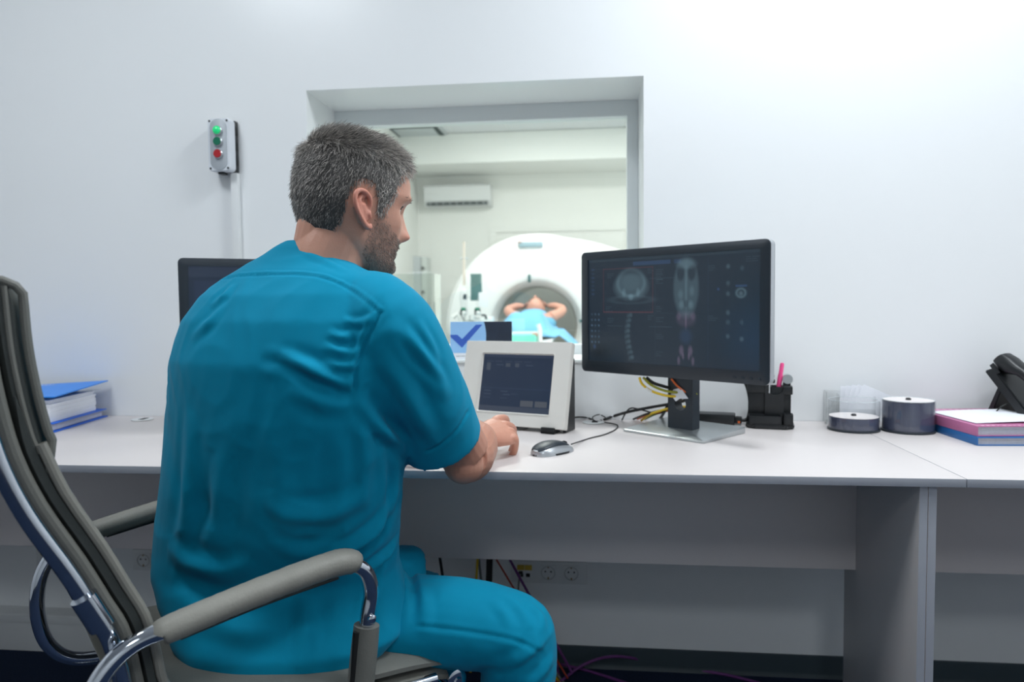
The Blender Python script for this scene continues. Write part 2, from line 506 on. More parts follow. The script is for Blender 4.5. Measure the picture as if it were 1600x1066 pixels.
def rect(im, x0, y0, x1, y1, c):
    ny, nx, _ = im.shape
    a, b = int(round(y0 * (ny - 1))), max(int(round(y1 * (ny - 1))), int(round(y0 * (ny - 1))) + 1)
    c0, c1 = int(round(x0 * (nx - 1))), max(int(round(x1 * (nx - 1))), int(round(x0 * (nx - 1))) + 1)
    im[a:b, c0:c1] += np.array(c)
def ct_picture(nx=300, ny=170):
    r_ = np.random.default_rng(3)
    im = np.zeros((ny, nx, 3)); im += np.array((0.010, 0.018, 0.028))
    g = np.array((0.042, 0.070, 0.082)); bl = np.array((0.012, 0.03, 0.075)); rd = np.array((0.05, 0.006, 0.004)); pk = np.array((0.05, 0.035, 0.055))
    rect(im, .30, .045, .53, .085, bl * 0.7); rect(im, 0, 0, 1, .03, g * .15); rect(im, .55, .05, .59, .08, bl * .5)
    # axial slice
    blob(im, .285, .275, .125, .15, g * .6, .25); blob(im, .285, .24, .075, .095, g * .25, .4)
    blob(im, .285, .24, .085, .125, g * .55, ring=.14); blob(im, .285, .375, .02, .04, g * .9, .6)
    blob(im, .24, .33, .016, .05, g * .7, .6); blob(im, .33, .33, .016, .05, g * .7, .6); blob(im, .285, .40, .13, .035, g * .25, ring=.25)
    # frame of the active view
    for q in ((.105, .10, .425, .106), (.105, .515, .425, .525), (.105, .10, .108, .52), (.422, .10, .425, .52)): rect(im, *q, rd * .9)
    # coronal
    blob(im, .615, .30, .078, .29, g * .6, .2); blob(im, .585, .17, .026, .085, -g * .5, .4); blob(im, .647, .17, .026, .085, -g * .5, .4)
    blob(im, .617, .09, .07, .06, g * .6, .5); blob(im, .616, .3, .010, .26, g * .5, .6); blob(im, .585, .36, .02, .06, g * .5, .7)
    blob(im, .648, .33, .018, .06, g * .5, .7); blob(im, .59, .45, .02, .05, g * .7, .7); blob(im, .642, .45, .02, .05, g * .7, .7); blob(im, .616, .44, .015, .04, -g * .4, .5)
    # lower skeleton view
    blob(im, .615, .58, .065, .08, pk * .45, .4); blob(im, .615, .6, .006, .09, pk, .6); blob(im, .575, .55, .018, .05, pk * .6, .6); blob(im, .655, .55, .018, .05, pk * .6, .6)
    blob(im, .615, .73, .045, .09, bl * .4, .6); blob(im, .59, .86, .017, .06, pk * 1.1, .6); blob(im, .64, .86, .017, .06, pk * 1.1, .6)
    blob(im, .575, .95, .011, .05, pk, .6); blob(im, .655, .95, .011, .05, pk, .6); blob(im, .6, .91, .008, .04, pk, .6); blob(im, .632, .91, .008, .04, pk, .6)
    # sagittal spine
    for k in range(9):
        y = .545 + k * .05; x = .283 - .016 * math.sin(k / 8 * PI * 1.2)
        blob(im, x, y, .016, .028, g * (.55 + .25 * r_.random()), .7); blob(im, x - .016, y + .01, .012, .03, g * .35, .7)
    rect(im, .105, .525, .55, .53, g * .12); rect(im, .435, .10, .437, .98, g * .1); rect(im, .735, .05, .737, .98, bl * .2)
    rect(im, .40, .65, .54, .655, g * .35); rect(im, .13, .65, .235, .655, g * .3); rect(im, .40, .21, .55, .214, g * .3)
    # thumbnails
    for x, y, s in ((.84, .13, 1), (.91, .15, .6), (.84, .27, .7), (.905, .36, 1.3), (.84, .36, .8), (.84, .52, .9), (.84, .6, .6), (.91, .6, .5), (.84, .72, .8), (.91, .74, .9)):
        blob(im, x, y, .014, .028, g * .7 * s, .7)
    blob(im, .905, .355, .022, .035, g * .9, ring=.3); rect(im, .88, .29, .935, .31, bl * .8); blob(im, .79, .32, .008, .016, bl, .5)
    # tool strip
    for k in range(6):
        for j in range(3): blob(im, .022 + j * .024, .54 + k * .055, .008, .014, (g + bl) * (.2 + .5 * r_.random()), .5)
    for k in range(7): blob(im, .03, .10 + k * .04, .014, .012, bl * (.3 + .4 * r_.random()), .5)
    blob(im, .04, .86, .012, .03, bl * 1.0, .7)
    # small captions, too fine to read
    for x, y in ((.39, .12), (.13, .15), (.44, .13), (.44, .18), (.44, .22), (.74, .12), (.12, .47), (.44, .47), (.39, .55), (.13, .58), (.44, .57), (.74, .55), (.44, .72), (.44, .88), (.93, .06), (.96, .06)):
        for q in range(3): rect(im, x, y + q * .018, x + .02 + .03 * r_.random(), y + q * .018 + .006, g * .35)
    blob(im, .97, .75, .2, .4, bl * .25, 1.0); blob(im, .07, .92, .1, .12, -np.array((.01, .015, .02)), 1.0)
    return np.clip(im, 0.001, 1)
CT = ct_picture()
def monitor(label, c, ang, z0, z1, picture, emit, tag_paper=False):
    W_, Hh = 0.555, z1 - z0
    cx, cy = c; bk = Vector((-math.sin(ang), math.cos(ang)))
    bx, by = cx + bk.x * 0.083, cy + bk.y * 0.083
    t = thing('computer_monitor', label, 'monitor', (bx, by, DZ + 0.0003), ang)
    zc = (z0 + z1) / 2 - DZ; yf = -0.083
    # base plate: wedge, thin at the front
    mb = MB(); rr = rrect(0.245, 0.20, 0.008, 4)
    top = [Vector((x, y, 0.007 + 0.009 * (y + 0.10) / 0.20)) for x, y in rr]
    mb.loft([[Vector((x * .99, y * .99, 0)) for x, y in rr], [Vector((x, y, 0.002)) for x, y in rr], [p - Vector((0, 0, .001)) for p in top], [Vector((p.x * .985, p.y * .985, p.z)) for p in top]])
    mb.obj('stand_base', 'brushed_alu', t)
    # column with a cable hole
    cz0, cz1 = 0.010, zc + 0.05
    mb = MB(); hole = [(0.017 * math.cos(2 * PI * k / 16), 0.075 + 0.017 * math.sin(2 * PI * k / 16)) for k in range(16)]
    out = [(-.0375, cz0), (.0375, cz0), (.0375, cz1), (-.0375, cz1)]
    for y in (-0.016, 0.016): mb.v += [(x, y, z) for x, z in out] + [(x, y, z) for x, z in hole]
    def hf(o, flip):
        quads = [(o + 1, o + 2, *[o + 4 + k for k in (4, 3, 2, 1, 0, 15, 14, 13, 12)]), (o + 3, o + 0, *[o + 4 + k for k in (12, 11, 10, 9, 8, 7, 6, 5, 4)]),
                 (o + 2, o + 3, o + 8), (o + 0, o + 1, o + 16)]
        for q in quads: mb.f.append(tuple(reversed(q)) if flip else q); mb.mi.append(0)
    hf(0, False); hf(20, True)
    for k in range(4): mb.f.append((k, (k + 1) % 4, 20 + (k + 1) % 4, 20 + k)); mb.mi.append(0)
    for k in range(16): mb.f.append((4 + k, 24 + k, 24 + (k + 1) % 16, 4 + (k + 1) % 16)); mb.mi.append(0)
    mb.obj('stand_column', 'bezel', t)
    MB().box((-.05, -.05, zc - .05), (.05, -.018, zc + .05), .004).obj('mount_plate', 'bezel', t)
    # housing with silver rim and dark front bezel
    mb = MB(); R0 = rrect(W_, Hh, 0.013, 6, 0, zc)
    def ring(s_, y, dz=0): return [Vector((x * s_, y, zc + (z - zc) * s_)) for x, z in R0]
    mb.loft([ring(0.90, yf + 0.046), ring(0.975, yf + 0.034), ring(0.998, yf + 0.024), ring(1.0, yf + 0.006), ring(1.0, yf + 0.004)])
    mb.obj('housing', 'silver_plastic', t)
    sw, sh = W_ - 0.048, Hh - 0.052; szc = zc + 0.005
    S0 = rrect(sw, sh, 0.0015, 6, 0, szc)
    mb = MB()
    rings = [[Vector((x, yf + 0.0045, z)) for x, z in R0], [Vector((x, yf + 0.001, z)) for x, z in R0],
             [Vector((x * .994, yf, zc + (z - zc) * .992)) for x, z in R0], [Vector((x, yf, z)) for x, z in S0], [Vector((x, yf + 0.004, z)) for x, z in S0]]
    mb.loft(rings, cap=False)
    mb.obj('bezel', 'bezel', t)
    for k in range(4):
        MB().lathe([(0.0045, 0), (0.0045, .0008), (.0035, .0012)], n=16, M=Matrix.Translation((W_ / 2 - .085 + k * .0205, yf, z0 - DZ + .0135)) @ Matrix.Rotation(PI / 2, 4, 'X')).obj('button', 'bezel', t)
    s = grid_screen('screen', sw, sh, picture, t, (0, yf + 0.0035, szc), (0, 0, 0), emit)
    if tag_paper:
        mb = MB()
        p = [(-.026, .098), (-.018, .112), (.004, .118), (.028, .092), (.003, .090), (-.008, .082)]
        mb.prism(p, lambda u, v, w_: (u, -0.019 - w_ - 0.25 * max(0, 0.1 - v), v), 0, 0.0006)
        mb.obj('paper_tag', 'paper', t)
    return t
mon_r = monitor('dark monitor showing scan images, standing at right of the control screen', (0.1838, -0.2625), math.atan2(-0.361, 0.4205), 0.889, 1.217, CT, 1.0, True)
small = CT[::3, ::3] * 0 + np.array((0.012, 0.018, 0.034))
rect(small, 0, 0, 1, .1, (0.006, .008, .012)); rect(small, .03, .15, .97, .96, (.004, .005, .012))
mon_l = monitor('dark monitor half hidden behind the seated man', ((-1.0483 - .5763) / 2, (-.3548 - .0611) / 2), math.atan2(.2937, .472), 0.876, 1.204, small, 1.0)

# ================================================================== TOUCH CONTROL SCREEN
ta, tt = -0.3695, 0.2452
tp = thing('touchscreen_terminal', 'cream framed touch control screen leaning on a black stand', 'touch screen', (-0.3699, -0.1362, DZ + 0.0003), ta)
Mp = Matrix.Translation((0, 0, 0.0117)) @ Matrix.Rotation(-tt, 4, 'X')     # panel plane: x right, z up, +y back
TW, TH = 0.3217, 0.2306
R0 = rrect(TW, TH, 0.003, 3, TW / 2, TH / 2)
S0 = rrect(0.222, 0.166, 0.004, 3, TW / 2 + 0.004, TH / 2 + 0.0005); S1 = rrect(0.213, 0.157, 0.002, 3, TW / 2 + 0.004, TH / 2 + 0.0005)
mb = MB()
def pr(R, y, s_=1.0): return [Mp @ Vector((TW / 2 + (x - TW / 2) * s_, y, TH / 2 + (z - TH / 2) * s_)) for x, z in R]
mb.loft([pr(R0, 0.022, .985), pr(R0, 0.020), pr(R0, 0.002), pr(R0, 0.0, .993), pr(S0, 0.0), pr(S0, -0.0015), pr(S0, -0.0015, .985), pr(S1, 0.006)], cap=False)
mb.f.append(tuple(range(len(R0)))); mb.mi.append(0)
mb.obj('frame', 'cream_plastic', tp)
im = np.zeros((90, 120, 3)) + np.array((0.010, 0.018, 0.040))
rect(im, 0, .905, 1, 1, (.022, .022, .022)); rect(im, .60, .80, .77, .90, (.05, .048, .04)); rect(im, .80, .80, .97, .90, (.05, .048, .04)); rect(im, 0, 0, 1, .06, (.01, .012, .018))
for x, y in ((.06, .16), (.06, .23), (.34, .16), (.47, .16)): rect(im, x, y, x + .06, y + .06, (.03, .032, .03))
for x, y in ((.05, .12), (.18, .12), (.33, .12), (.46, .12), (.6, .12), (.2, .18), (.62, .18), (.06, .64), (.06, .7), (.06, .76), (.3, .64), (.34, .7), (.3, .76), (.45, .68)): rect(im, x, y, x + .1, y + .02, (.016, .02, .026))
rect(im, 0, .6, 1, .61, (.008, .012, .02))
s = grid_screen('screen', 0.2135, 0.1575, im, tp, (0, 0, 0), (0, 0, 0), 1.0, 0.3)
s.matrix_local = Mp @ Matrix.Translation((TW / 2 + 0.004, 0.0055, TH / 2 + 0.0005))
# black stand behind it: two side cheeks, a back and front clips
mb = MB()
for x in (0.045, TW - 0.012):
    mb.prism([(0.018, 0.001), (0.080, 0.001), (0.080, 0.190), (0.066, 0.196), (0.060, 0.19), (0.016, 0.03)], lambda u, v, w_: (w_, u, v), x, x + 0.009, 0.001)
mb.box((0.05, 0.072, 0.012), (TW - 0.008, 0.079, 0.18), 0.001)
mb.obj('stand', 'black_plastic', tp)
for x in (0.03, TW - 0.062):
    MB().box((x, -0.012, 0.0), (x + 0.038, 0.030, 0.0085), 0.002).box((x, -0.012, 0.0), (x + 0.038, -0.0035, 0.0165), 0.002).obj('stand_clip', 'black_rubber', tp)

# ================================================================== MOUSE
def mouse():
    t = thing('computer_mouse', 'silver and dark grey computer mouse on the desk', 'mouse', (-0.088, -0.478, DZ + 0.0003), math.radians(47))
    L_, W_ = 0.058, 0.031
    def hgt(u): return 0.036 * (1 - ((u - 0.1) / 1.13) ** 2) ** 0.75 if abs((u - .1) / 1.13) < 1 else 0
    def wid(u): return W_ * (1 - abs(u) ** 3.2) ** 0.5 * (0.94 + 0.08 * u * u - .05 * u)
    def shell(z0f, z1f, grow=0.0, base=0.0):
        rings = []
        for i in range(25):
            u = -0.995 + 1.99 * i / 24; w_ = wid(u) + grow; h = hgt(-u); r_ = []
            for k in range(24):
                a = 2 * PI * k / 24
                y = w_ * math.copysign(abs(math.cos(a)) ** 0.8, math.cos(a)); s_ = math.sin(a)
                z = (h * z1f if s_ > 0 else h * z0f) * abs(s_) ** 0.8 if s_ > 0 else 0
                z = base + h * z0f + (h * (z1f - z0f)) * (abs(s_) ** 0.85 if s_ > 0 else 0)
                r_.append(Vector((u * L_, y, z)))
            rings.append(r_)
        return rings
    MB().loft(shell(0.0, 0.72)).obj('body', 'silver_plastic', t)
    rings = []
    for i in range(25):                                   # dark top shell, narrower than the body
        u = -0.93 + 1.60 * i / 24; wv = wid(u) * (0.80 - 0.35 * max(0, u) ** 2); h = hgt(-u)
        rings.append([Vector((u * L_, wv * math.cos(PI * k / 16), h * 0.56 + h * 0.235 * math.sin(PI * k / 16))) for k in range(17)] + [Vector((u * L_, 0, h * 0.5))])
    MB().loft(rings).obj('top_shell', 'bezel', t)
    MB().loft([[Vector((L_ * 1.005 * math.cos(2 * PI * k / 32), W_ * 1.0 * math.sin(2 * PI * k / 32), z)) for k in range(32)] for z in (0, .004)]).obj('foot_rim', 'black_plastic', t)
    MB().tube([(0.030, 0, .0175), (0.036, 0, .0185), (0.042, 0, .016)], 0.0045, 10).obj('scroll_wheel', 'black_rubber', t)
    return t
mouse()
z = DZ + 0.0018
cable('mouse_cable', 'thin black mouse cable curling across the desk to the grommet',
      [(-0.047, -0.432, z + .009), atZ(912, 688, z), atZ(925, 684, z), atZ(945, 679, z), atZ(962, 671, z), atZ(964, 664, z), atZ(945, 660, z), atZ(930, 658, z + .003), atZ(926, 652, z + .012), atZ(936, 648, z + .012), atZ(945, 652, z + .006), atZ(948, 656, z)], 0.0016, 'black_rubber')
cable('panel_cable', 'black power cable leaving the back of the touch screen', [atZ(893, 653, z + .012), atZ(905, 652, z + .008), atZ(918, 653, z + .002), atZ(925, 656, z), atZ(930, 659, z), atZ(940, 657, z - .001)], 0.0024, 'black_rubber')
cable('keyboard_cable', 'thin grey cable lying under the touch screen by the hand', [atZ(775, 668, z), atZ(800, 672, z), atZ(822, 670, z), atZ(826, 667, z), atZ(815, 666, z), atZ(790, 670, z)], 0.0014, 'cable_grey')

# ================================================================== CABLES BEHIND THE RIGHT MONITOR
def C(px, py, y): return atY(px, py, y)
cable('monitor_cable', 'yellow cable with white tape drooping from the monitor to its stand', [C(999, 590, -.2), C(1004, 601, -.2), C(1020, 612, -.2), C(1045, 619, -.205), C(1070, 619, -.212), C(1086, 616, -.22), C(1088, 620, -.2)], 0.0033, 'cable_yellow')
MB().tube([C(1009, 606, -.2), C(1013, 609.4, -.2), C(1018, 611.8, -.2)], 0.0038, 10).obj('tape', 'tape_white', bpy.data.objects['monitor_cable'])
cable('monitor_cable', 'olive green cable drooping beside the yellow one', [C(1005, 590, -.2), C(1018, 602, -.2), C(1040, 611, -.205), C(1066, 614, -.212), C(1086, 615, -.222), C(1089, 620, -.2)], 0.0033, 'cable_green')
cable('monitor_cable', 'orange cable running down to the hole of the monitor stand', [C(1049, 592, -.2), C(1058, 603, -.21), C(1070, 612, -.22), C(1084, 619, -.22), C(1088, 622, -.2)], 0.0026, 'cable_orange')
cable('monitor_cable', 'thick black cable drooping from the monitor to its stand', [C(1010, 590, -.19), C(1022, 599, -.19), C(1045, 606, -.19), C(1066, 611, -.19), C(1085, 617, -.19)], 0.0042, 'black_rubber')
cable('power_cable', 'black cable hanging straight down behind the monitor stand', [C(1060, 590, -.15), C(1050, 620, -.13), C(1040, 640, -.12), atZ(1032, 654, DZ + .004)], 0.0042, 'black_rubber')
cable('power_cable', 'thick black cable sweeping from the desk grommet to the stand', [atZ(944, 656, DZ + .003), atZ(960, 650, DZ + .01), C(985, 643, -.08), C(1020, 636, -.1), C(1055, 630, -.13), C(1070, 626, -.15)], 0.0042, 'black_rubber')
cable('power_cable', 'thin black cable looping up beside the desk grommet', [atZ(972, 656, DZ + .002), C(978, 645, -.06), C(986, 638, -.07), C(1000, 640, -.08), C(1025, 646, -.1), C(1040, 642, -.12), C(1070, 624, -.16)], 0.0022, 'black_rubber')
cable('network_cable', 'yellow network cable curving out behind the stand', [atZ(1002, 657, DZ + .004), C(1020, 646, -.13), C(1045, 638.5, -.14), C(1066, 636, -.15), C(1090, 636, -.15)], 0.0034, 'cable_yellow')
cable('network_cable', 'green network cable curving out behind the stand', [atZ(1008, 655, DZ + .004), C(1025, 647, -.08), C(1048, 641, -.09), C(1068, 638, -.10), C(1090, 638, -.11)], 0.003, mat('cable_leaf', (70, 110, 52), 0.5))
cable('network_cable', 'orange network cable curving out behind the stand', [atZ(996, 655, DZ + .004), C(1015, 647.5, -.1), C(1040, 642.5, -.11), C(1066, 640.5, -.12), C(1090, 640, -.13)], 0.0026, 'cable_orange')
cable('network_cable', 'lowest black cable curving out behind the stand', [atZ(990, 655, DZ + .004), C(1008, 648, -.11), C(1032, 641.5, -.12), C(1066, 637, -.13), C(1090, 634, -.14)], 0.003, 'black_rubber')
# power brick with cord
t = thing('power_adapter', 'black power adapter brick lying behind the monitor base', 'power adapter', (0.352, -0.062, DZ + 0.0003), math.radians(-14))
MB().box((-0.075, -0.026, 0), (0.042, 0.026, 0.030), 0.005).obj('brick', 'black_plastic', t)
MB().box((0.042, -0.014, 0.004), (0.060, 0.012, 0.022), 0.003).obj('plug', 'black_rubber', t)
MB().box((0.050, -0.0145, 0.006), (0.056, -0.0135, 0.012)).obj('plug_mark', 'cable_orange', t)
MB().tube([Vector((.058, -.001, .013)), Vector((.068, .0, .013)), Vector((.076, .002, .020)), Vector((.080, .004, .045)), Vector((.079, .005, .075)), Vector((.072, .006, .105)), Vector((.060, .006, .130))], .0045, 10, smooth=6).obj('cord', 'black_rubber', t)

# ================================================================== PEN ORGANISER
t = thing('desk_organizer', 'black plastic desk organizer behind the right monitor', 'organizer', (0.478, -0.098, DZ + 0.0003), math.radians(-12))
MB().prism([(-.060, -.030), (-.040, -.052), (.040, -.052), (.062, -.030), (.062, .050), (-.060, .050)], xyz, 0, .012, .003).obj('base', 'black_plastic', t)
def cup(x0, x1, y0, y1, z0, z1, th=.0035):
    mb = MB()
    mb.box((x0, y0, z0), (x1, y0 + th, z1), .001).box((x0, y1 - th, z0), (x1, y1, z1), .001).box((x0, y0, z0), (x0 + th, y1, z1), .001).box((x1 - th, y0, z0), (x1, y1, z1), .001)
    mb.box((x0, y0, z0), (x1, y1, z0 + th))
    return mb
cup(-.055, -.005, -.004, .046, .010, .112).obj('tall_cup', 'black_plastic', t)
cup(.002, .054, -.002, .046, .010, .108).obj('tall_cup', 'black_plastic', t)
cup(-.054, .030, -.046, -.006, .008, .034).obj('front_tray', 'black_plastic', t)
MB().box((-.058, -.010, .092), (-.002, .048, .116), .003).obj('cup_collar', 'black_plastic', t)
MB().box((.032, -.010, .088), (.058, .030, .110), .003).obj('side_clip', 'black_plastic', t)
mb = MB(); a0 = [(.024 * math.cos(PI * k / 12), .108 - .02 * math.sin(PI * k / 12)) for k in range(13)]
mb.prism([(x + .012, z) for x, z in a0] + [(-.012 - .0, .030), (.036, .030)], lambda u, v, w_: (u, w_, v), -.014, -.008)
mb.obj('scoop_front', 'black_plastic', t)
cup(.034, .058, -.044, -.012, .010, .040).obj('front_cup', 'black_plastic', t)
ow = t.matrix_basis
def oloc(x, y, z): return ow @ Vector((x, y, z))
mk = thing('highlighter_pen', 'bright pink highlighter sticking up from the black organizer', 'pen', oloc(.012, .022, .016)); mk.rotation_euler = (0.05, math.radians(7), 0)
MB().lathe([(.0, 0), (.0062, .001), (.0065, .12), (.0055, .128), (.0055, .152), (.004, .156), (0, .157)], n=14).obj('barrel', 'pink_marker', mk)
st = thing('stapler', 'small black stapler with a pink mark resting on the organizer', 'stapler', oloc(-.012, .020, .1165), math.radians(-12))
MB().box((-.024, -.016, 0), (.026, .008, .010), .003).obj('lower_arm', 'black_plastic', st)
MB().box((-.020, -.015, .013), (.024, .007, .024), .003).obj('upper_arm', 'black_plastic', st)
MB().box((-.026, -.014, .009), (-.014, .006, .015), .002).obj('hinge', 'black_plastic', st)
MB().box((.006, -.0166, .0145), (.012, -.0148, .021), .0005).obj('button', 'pink_marker', st)
ta_ = thing('tape_cutter', 'silver ended tape cutter in the right cup of the organizer', 'tape cutter', oloc(.030, .016, .016)); ta_.rotation_euler = (0, math.radians(8), math.radians(-12))
MB().box((-.010, -.008, 0), (.010, .008, .104), .003).obj('handle', 'black_plastic', ta_)
MB().lathe([(.0, -.009), (.0125, -.009), (.0135, -.007), (.0135, .007), (.0125, .009), (0, .009)], n=20, M=Matrix.Translation((0, 0, .113)) @ Matrix.Rotation(PI / 2, 4, 'X')).obj('roll_end', 'brushed_alu', ta_)

# ================================================================== ACRYLIC HOLDER, DISC SPINDLES
t = thing('card_holder', 'clear acrylic holder with white note cards by the wall', 'card holder', (0.702, -0.045, DZ + 0.0003), math.radians(-12))
MB().box((-.062, -.030, 0), (.062, .034, .003), .0008).obj('base_plate', 'clear_acrylic', t)
for k, (lo, hi) in enumerate((((-.062, .031, .003), (.062, .034, .088)), ((-.062, -.030, .003), (-.059, .031, .088)), ((-.030, -.030, .003), (-.027, .031, .080)), ((.059, -.030, .003), (.062, .031, .078)), ((-.062, -.030, .003), (.062, -.027, .045)))):
    MB().box(lo, hi, .0008).obj('panel', 'clear_acrylic', t)
cw = t.matrix_basis
for k in range(5):
    o = MB().box((-.035, 0, 0), (.035, .0008, .085)).obj('note_card', 'paper', None, 0)
    o.matrix_basis = cw @ Matrix.Translation((.010 + .006 * k, .012 - .006 * k, .0035 + .001 * k + .011)) @ Matrix.Rotation(math.radians(4 + 5 * k), 4, 'Y') @ Matrix.Rotation(math.radians(-8), 4, 'X')
    tag(o, ['rearmost', 'second from the back', 'middle', 'fourth from the back', 'frontmost'][k] + ' white note card fanned in the acrylic holder', 'note card', 'note cards in the acrylic holder')
def spindle(label, x, y, h_stack, h_cover, n):
    t = thing('disc_spindle', label, 'disc spindle', (x, y, DZ + 0.0003))
    MB().lathe([(0, 0), (.0625, 0), (.0635, .001), (.0635, .005), (.0615, .006), (0, .006)], n=48).obj('base', 'bezel', t)
    step = (h_stack - .007) / n
    me = MB().lathe([(.0075, 0), (.06, 0), (.06, step * .72), (.0075, step * .72)], n=48).mesh('disc', 'disc_dark')
    for k in range(n):
        o = link('disc', me, t); o.location = (random.uniform(-.0004, .0004), random.uniform(-.0004, .0004), .0065 + k * step)
    MB().lathe([(.009, h_stack), (.0595, h_stack), (.0595, h_stack + .0006), (.009, h_stack + .0006)], n=48).obj('top_disc', 'disc_white', t)
    MB().lathe([(0, .006), (.0065, .006), (.0065, h_stack + .004), (.004, h_stack + .006), (0, h_stack + .006)], n=16).obj('spindle_post', 'black_plastic', t)
    mb = MB(); prof = [(.0625, .006), (.0622, h_cover - .004), (.060, h_cover)]
    mb.loft([[Vector((r_ * math.cos(2 * PI * k / 48), r_ * math.sin(2 * PI * k / 48), z_)) for k in range(48)] for r_, z_ in prof], cap=False)
    me = mb.mesh('cover', 'clear_acrylic')
    cv = link('cover', me, t)
    mb = MB(); R_ = .0602
    mb.tube([(R_ * math.cos(2 * PI * k / 48), R_ * math.sin(2 * PI * k / 48), h_cover) for k in range(49)], .0007, 6)
    mb.obj('cover_rim', 'acrylic_edge', cv)
    return t
spindle('low disc spindle with few discs under a clear cover', 0.682, -0.138, .036, .079, 16)
spindle('tall disc spindle full of dark discs beside the books', 0.812, -0.150, .080, .0815, 40)

# ================================================================== BOOKS AT THE RIGHT
def folder_book(name, label, x, y, z, rz, w_, l_, th, cover, block, cat):
    t = thing(name, label, cat, (x, y, z), rz)            # local: spine along +y at x=0, pages to +x
    MB().box((0, 0, 0), (w_, l_, .0022), .0006).obj('lower_cover', cover, t)
    MB().box((0, 0, th - .0022), (w_, l_, th), .0006).obj('upper_cover', cover, t)
    MB().box((-.0018, 0, 0), (.0006, l_, th), .0006).obj('spine', cover, t)
    mb = MB(); n = 7; hh = (th - .0044) / n
    for k in range(n): mb.box((.002, .004 + .0012 * random.random(), .0022 + k * hh), (w_ - .004, l_ - .004, .0022 + (k + .86) * hh))
    mb.obj('page_block', block, t)
    return t
folder_book('book', 'closed blue book under the pink one by the phone', .886, -.343, DZ + .0003, math.radians(3), .21, .265, .020, 'book_blue', 'paper_block', 'book')
pk = folder_book('book', 'pink patterned book lying on top of the blue book', .889, -.336, DZ + .0208, math.radians(5), .215, .275, .024, 'book_pink', 'paper_block', 'book')
mb = MB(); r_ = random.Random(5)
for k in range(16): 
    u = .012 + .012 * k; mb.box((u, .004, .0240), (u + .003 + .006 * r_.random(), .007 + .006 * r_.random(), .0243))
for k in range(11):
    u = .016 + .016 * k; mb.box((u, .235 + .01 * r_.random(), .0240), (u + .006, .258 + .006 * r_.random(), .0243))
mb.obj('cover_print', mat('pink_print', (226, 176, 200), .5), pk)
mb = MB(); n = 10
pts = [[Vector((.014 + .19 * i / n, .030 + .185 * j / n, .0252 + .0016 * math.sin(3 * i / n) + .004 * (i / n) ** 2)) for j in range(n + 1)] for i in range(n + 1)]
rings = []
for i in range(n + 1): rings.append(pts[i] + [p + Vector((0, 0, .0012)) for p in reversed(pts[i])])
mb.loft(rings)
sh = mb.obj('paper_sheet', 'paper'); sh.matrix_basis = Matrix.Translation((.889, -.336, DZ + .0208)) @ Matrix.Rotation(math.radians(7), 4, 'Z')
tag(sh, 'loose white paper sheet lying on the pink book', 'paper')

# ================================================================== DESK PHONE
t = thing('desk_phone', 'black corded desk phone at the right edge behind the books', 'telephone', (1.114, -0.105, DZ + 0.0003), math.radians(25))
# inclined slab on a thin foot, handset along its left side
mb = MB(); mb.prism([(-.105, .014), (-.092, .0), (-.085, .0), (.050, .150), (.030, .158), (.024, .158)], lambda u, v, w_: (w_, u, v), -.078, .105, .003)
mb.obj('body', 'black_plastic', t)
MB().prism([(.016, .118), (.028, .120), (.078, .0), (.060, .0)], lambda u, v, w_: (w_, u, v), -.05, .08, .002).obj('foot', 'black_plastic', t)
def hs(p): return Matrix.Rotation(math.radians(50), 4, 'X') @ Vector(p)
o = Vector((-.050, -.090, .016))
def handset_ring(s_, wv, hv, lift):
    c = o + hs((0, s_, lift)); n = 20
    ex = hs((1, 0, 0)); ez = hs((0, 0, 1))
    return [c + ex * (wv * math.copysign(abs(math.cos(2 * PI * k / n)) ** .7, math.cos(2 * PI * k / n))) + ez * (hv * math.copysign(abs(math.sin(2 * PI * k / n)) ** .7, math.sin(2 * PI * k / n))) for k in range(n)]
spec = [(-.006, .012, .010, .022), (0, .021, .020, .024), (.020, .0235, .024, .026), (.042, .0235, .021, .033), (.060, .021, .014, .046), (.085, .019, .0125, .052), (.115, .019, .0125, .052), (.140, .021, .014, .047), (.158, .0235, .021, .035), (.182, .0235, .024, .027), (.203, .021, .019, .023), (.208, .012, .010, .021)]
MB().loft([handset_ring(*q) for q in spec]).obj('handset', 'black_plastic', t)
mb = MB()
for c_ in (.022, .180):
    for x in (-.026, .026): mb.box((o.x + x - .002, 0, 0), (o.x + x + .002, .03, .012), .001, M=Matrix.Translation(hs((0, c_ - .015, 0)) + Vector((0, o.y, o.z))) @ Matrix.Rotation(math.radians(50), 4, 'X'))
mb.obj('cradle', 'black_plastic', t)
kb = MB().box((-.004, .0, 0), (.012, .012, .005), .001).mesh('key', 'bezel')
for i in range(3):
    for j in range(4):
        k_ = link('key', kb, t); k_.matrix_basis = Matrix.Translation(Vector((.02 + .024 * i, -.075 + .018 * j, .048 + .0205 * j))) @ Matrix.Rotation(math.radians(48), 4, 'X')
MB().tube([(-.075, .02, .002), (-.090, .015, .030), (-.083, .0, .060), (-.070, -.01, .07)], .0018, 8, smooth=6).obj('cord', 'black_rubber', t)
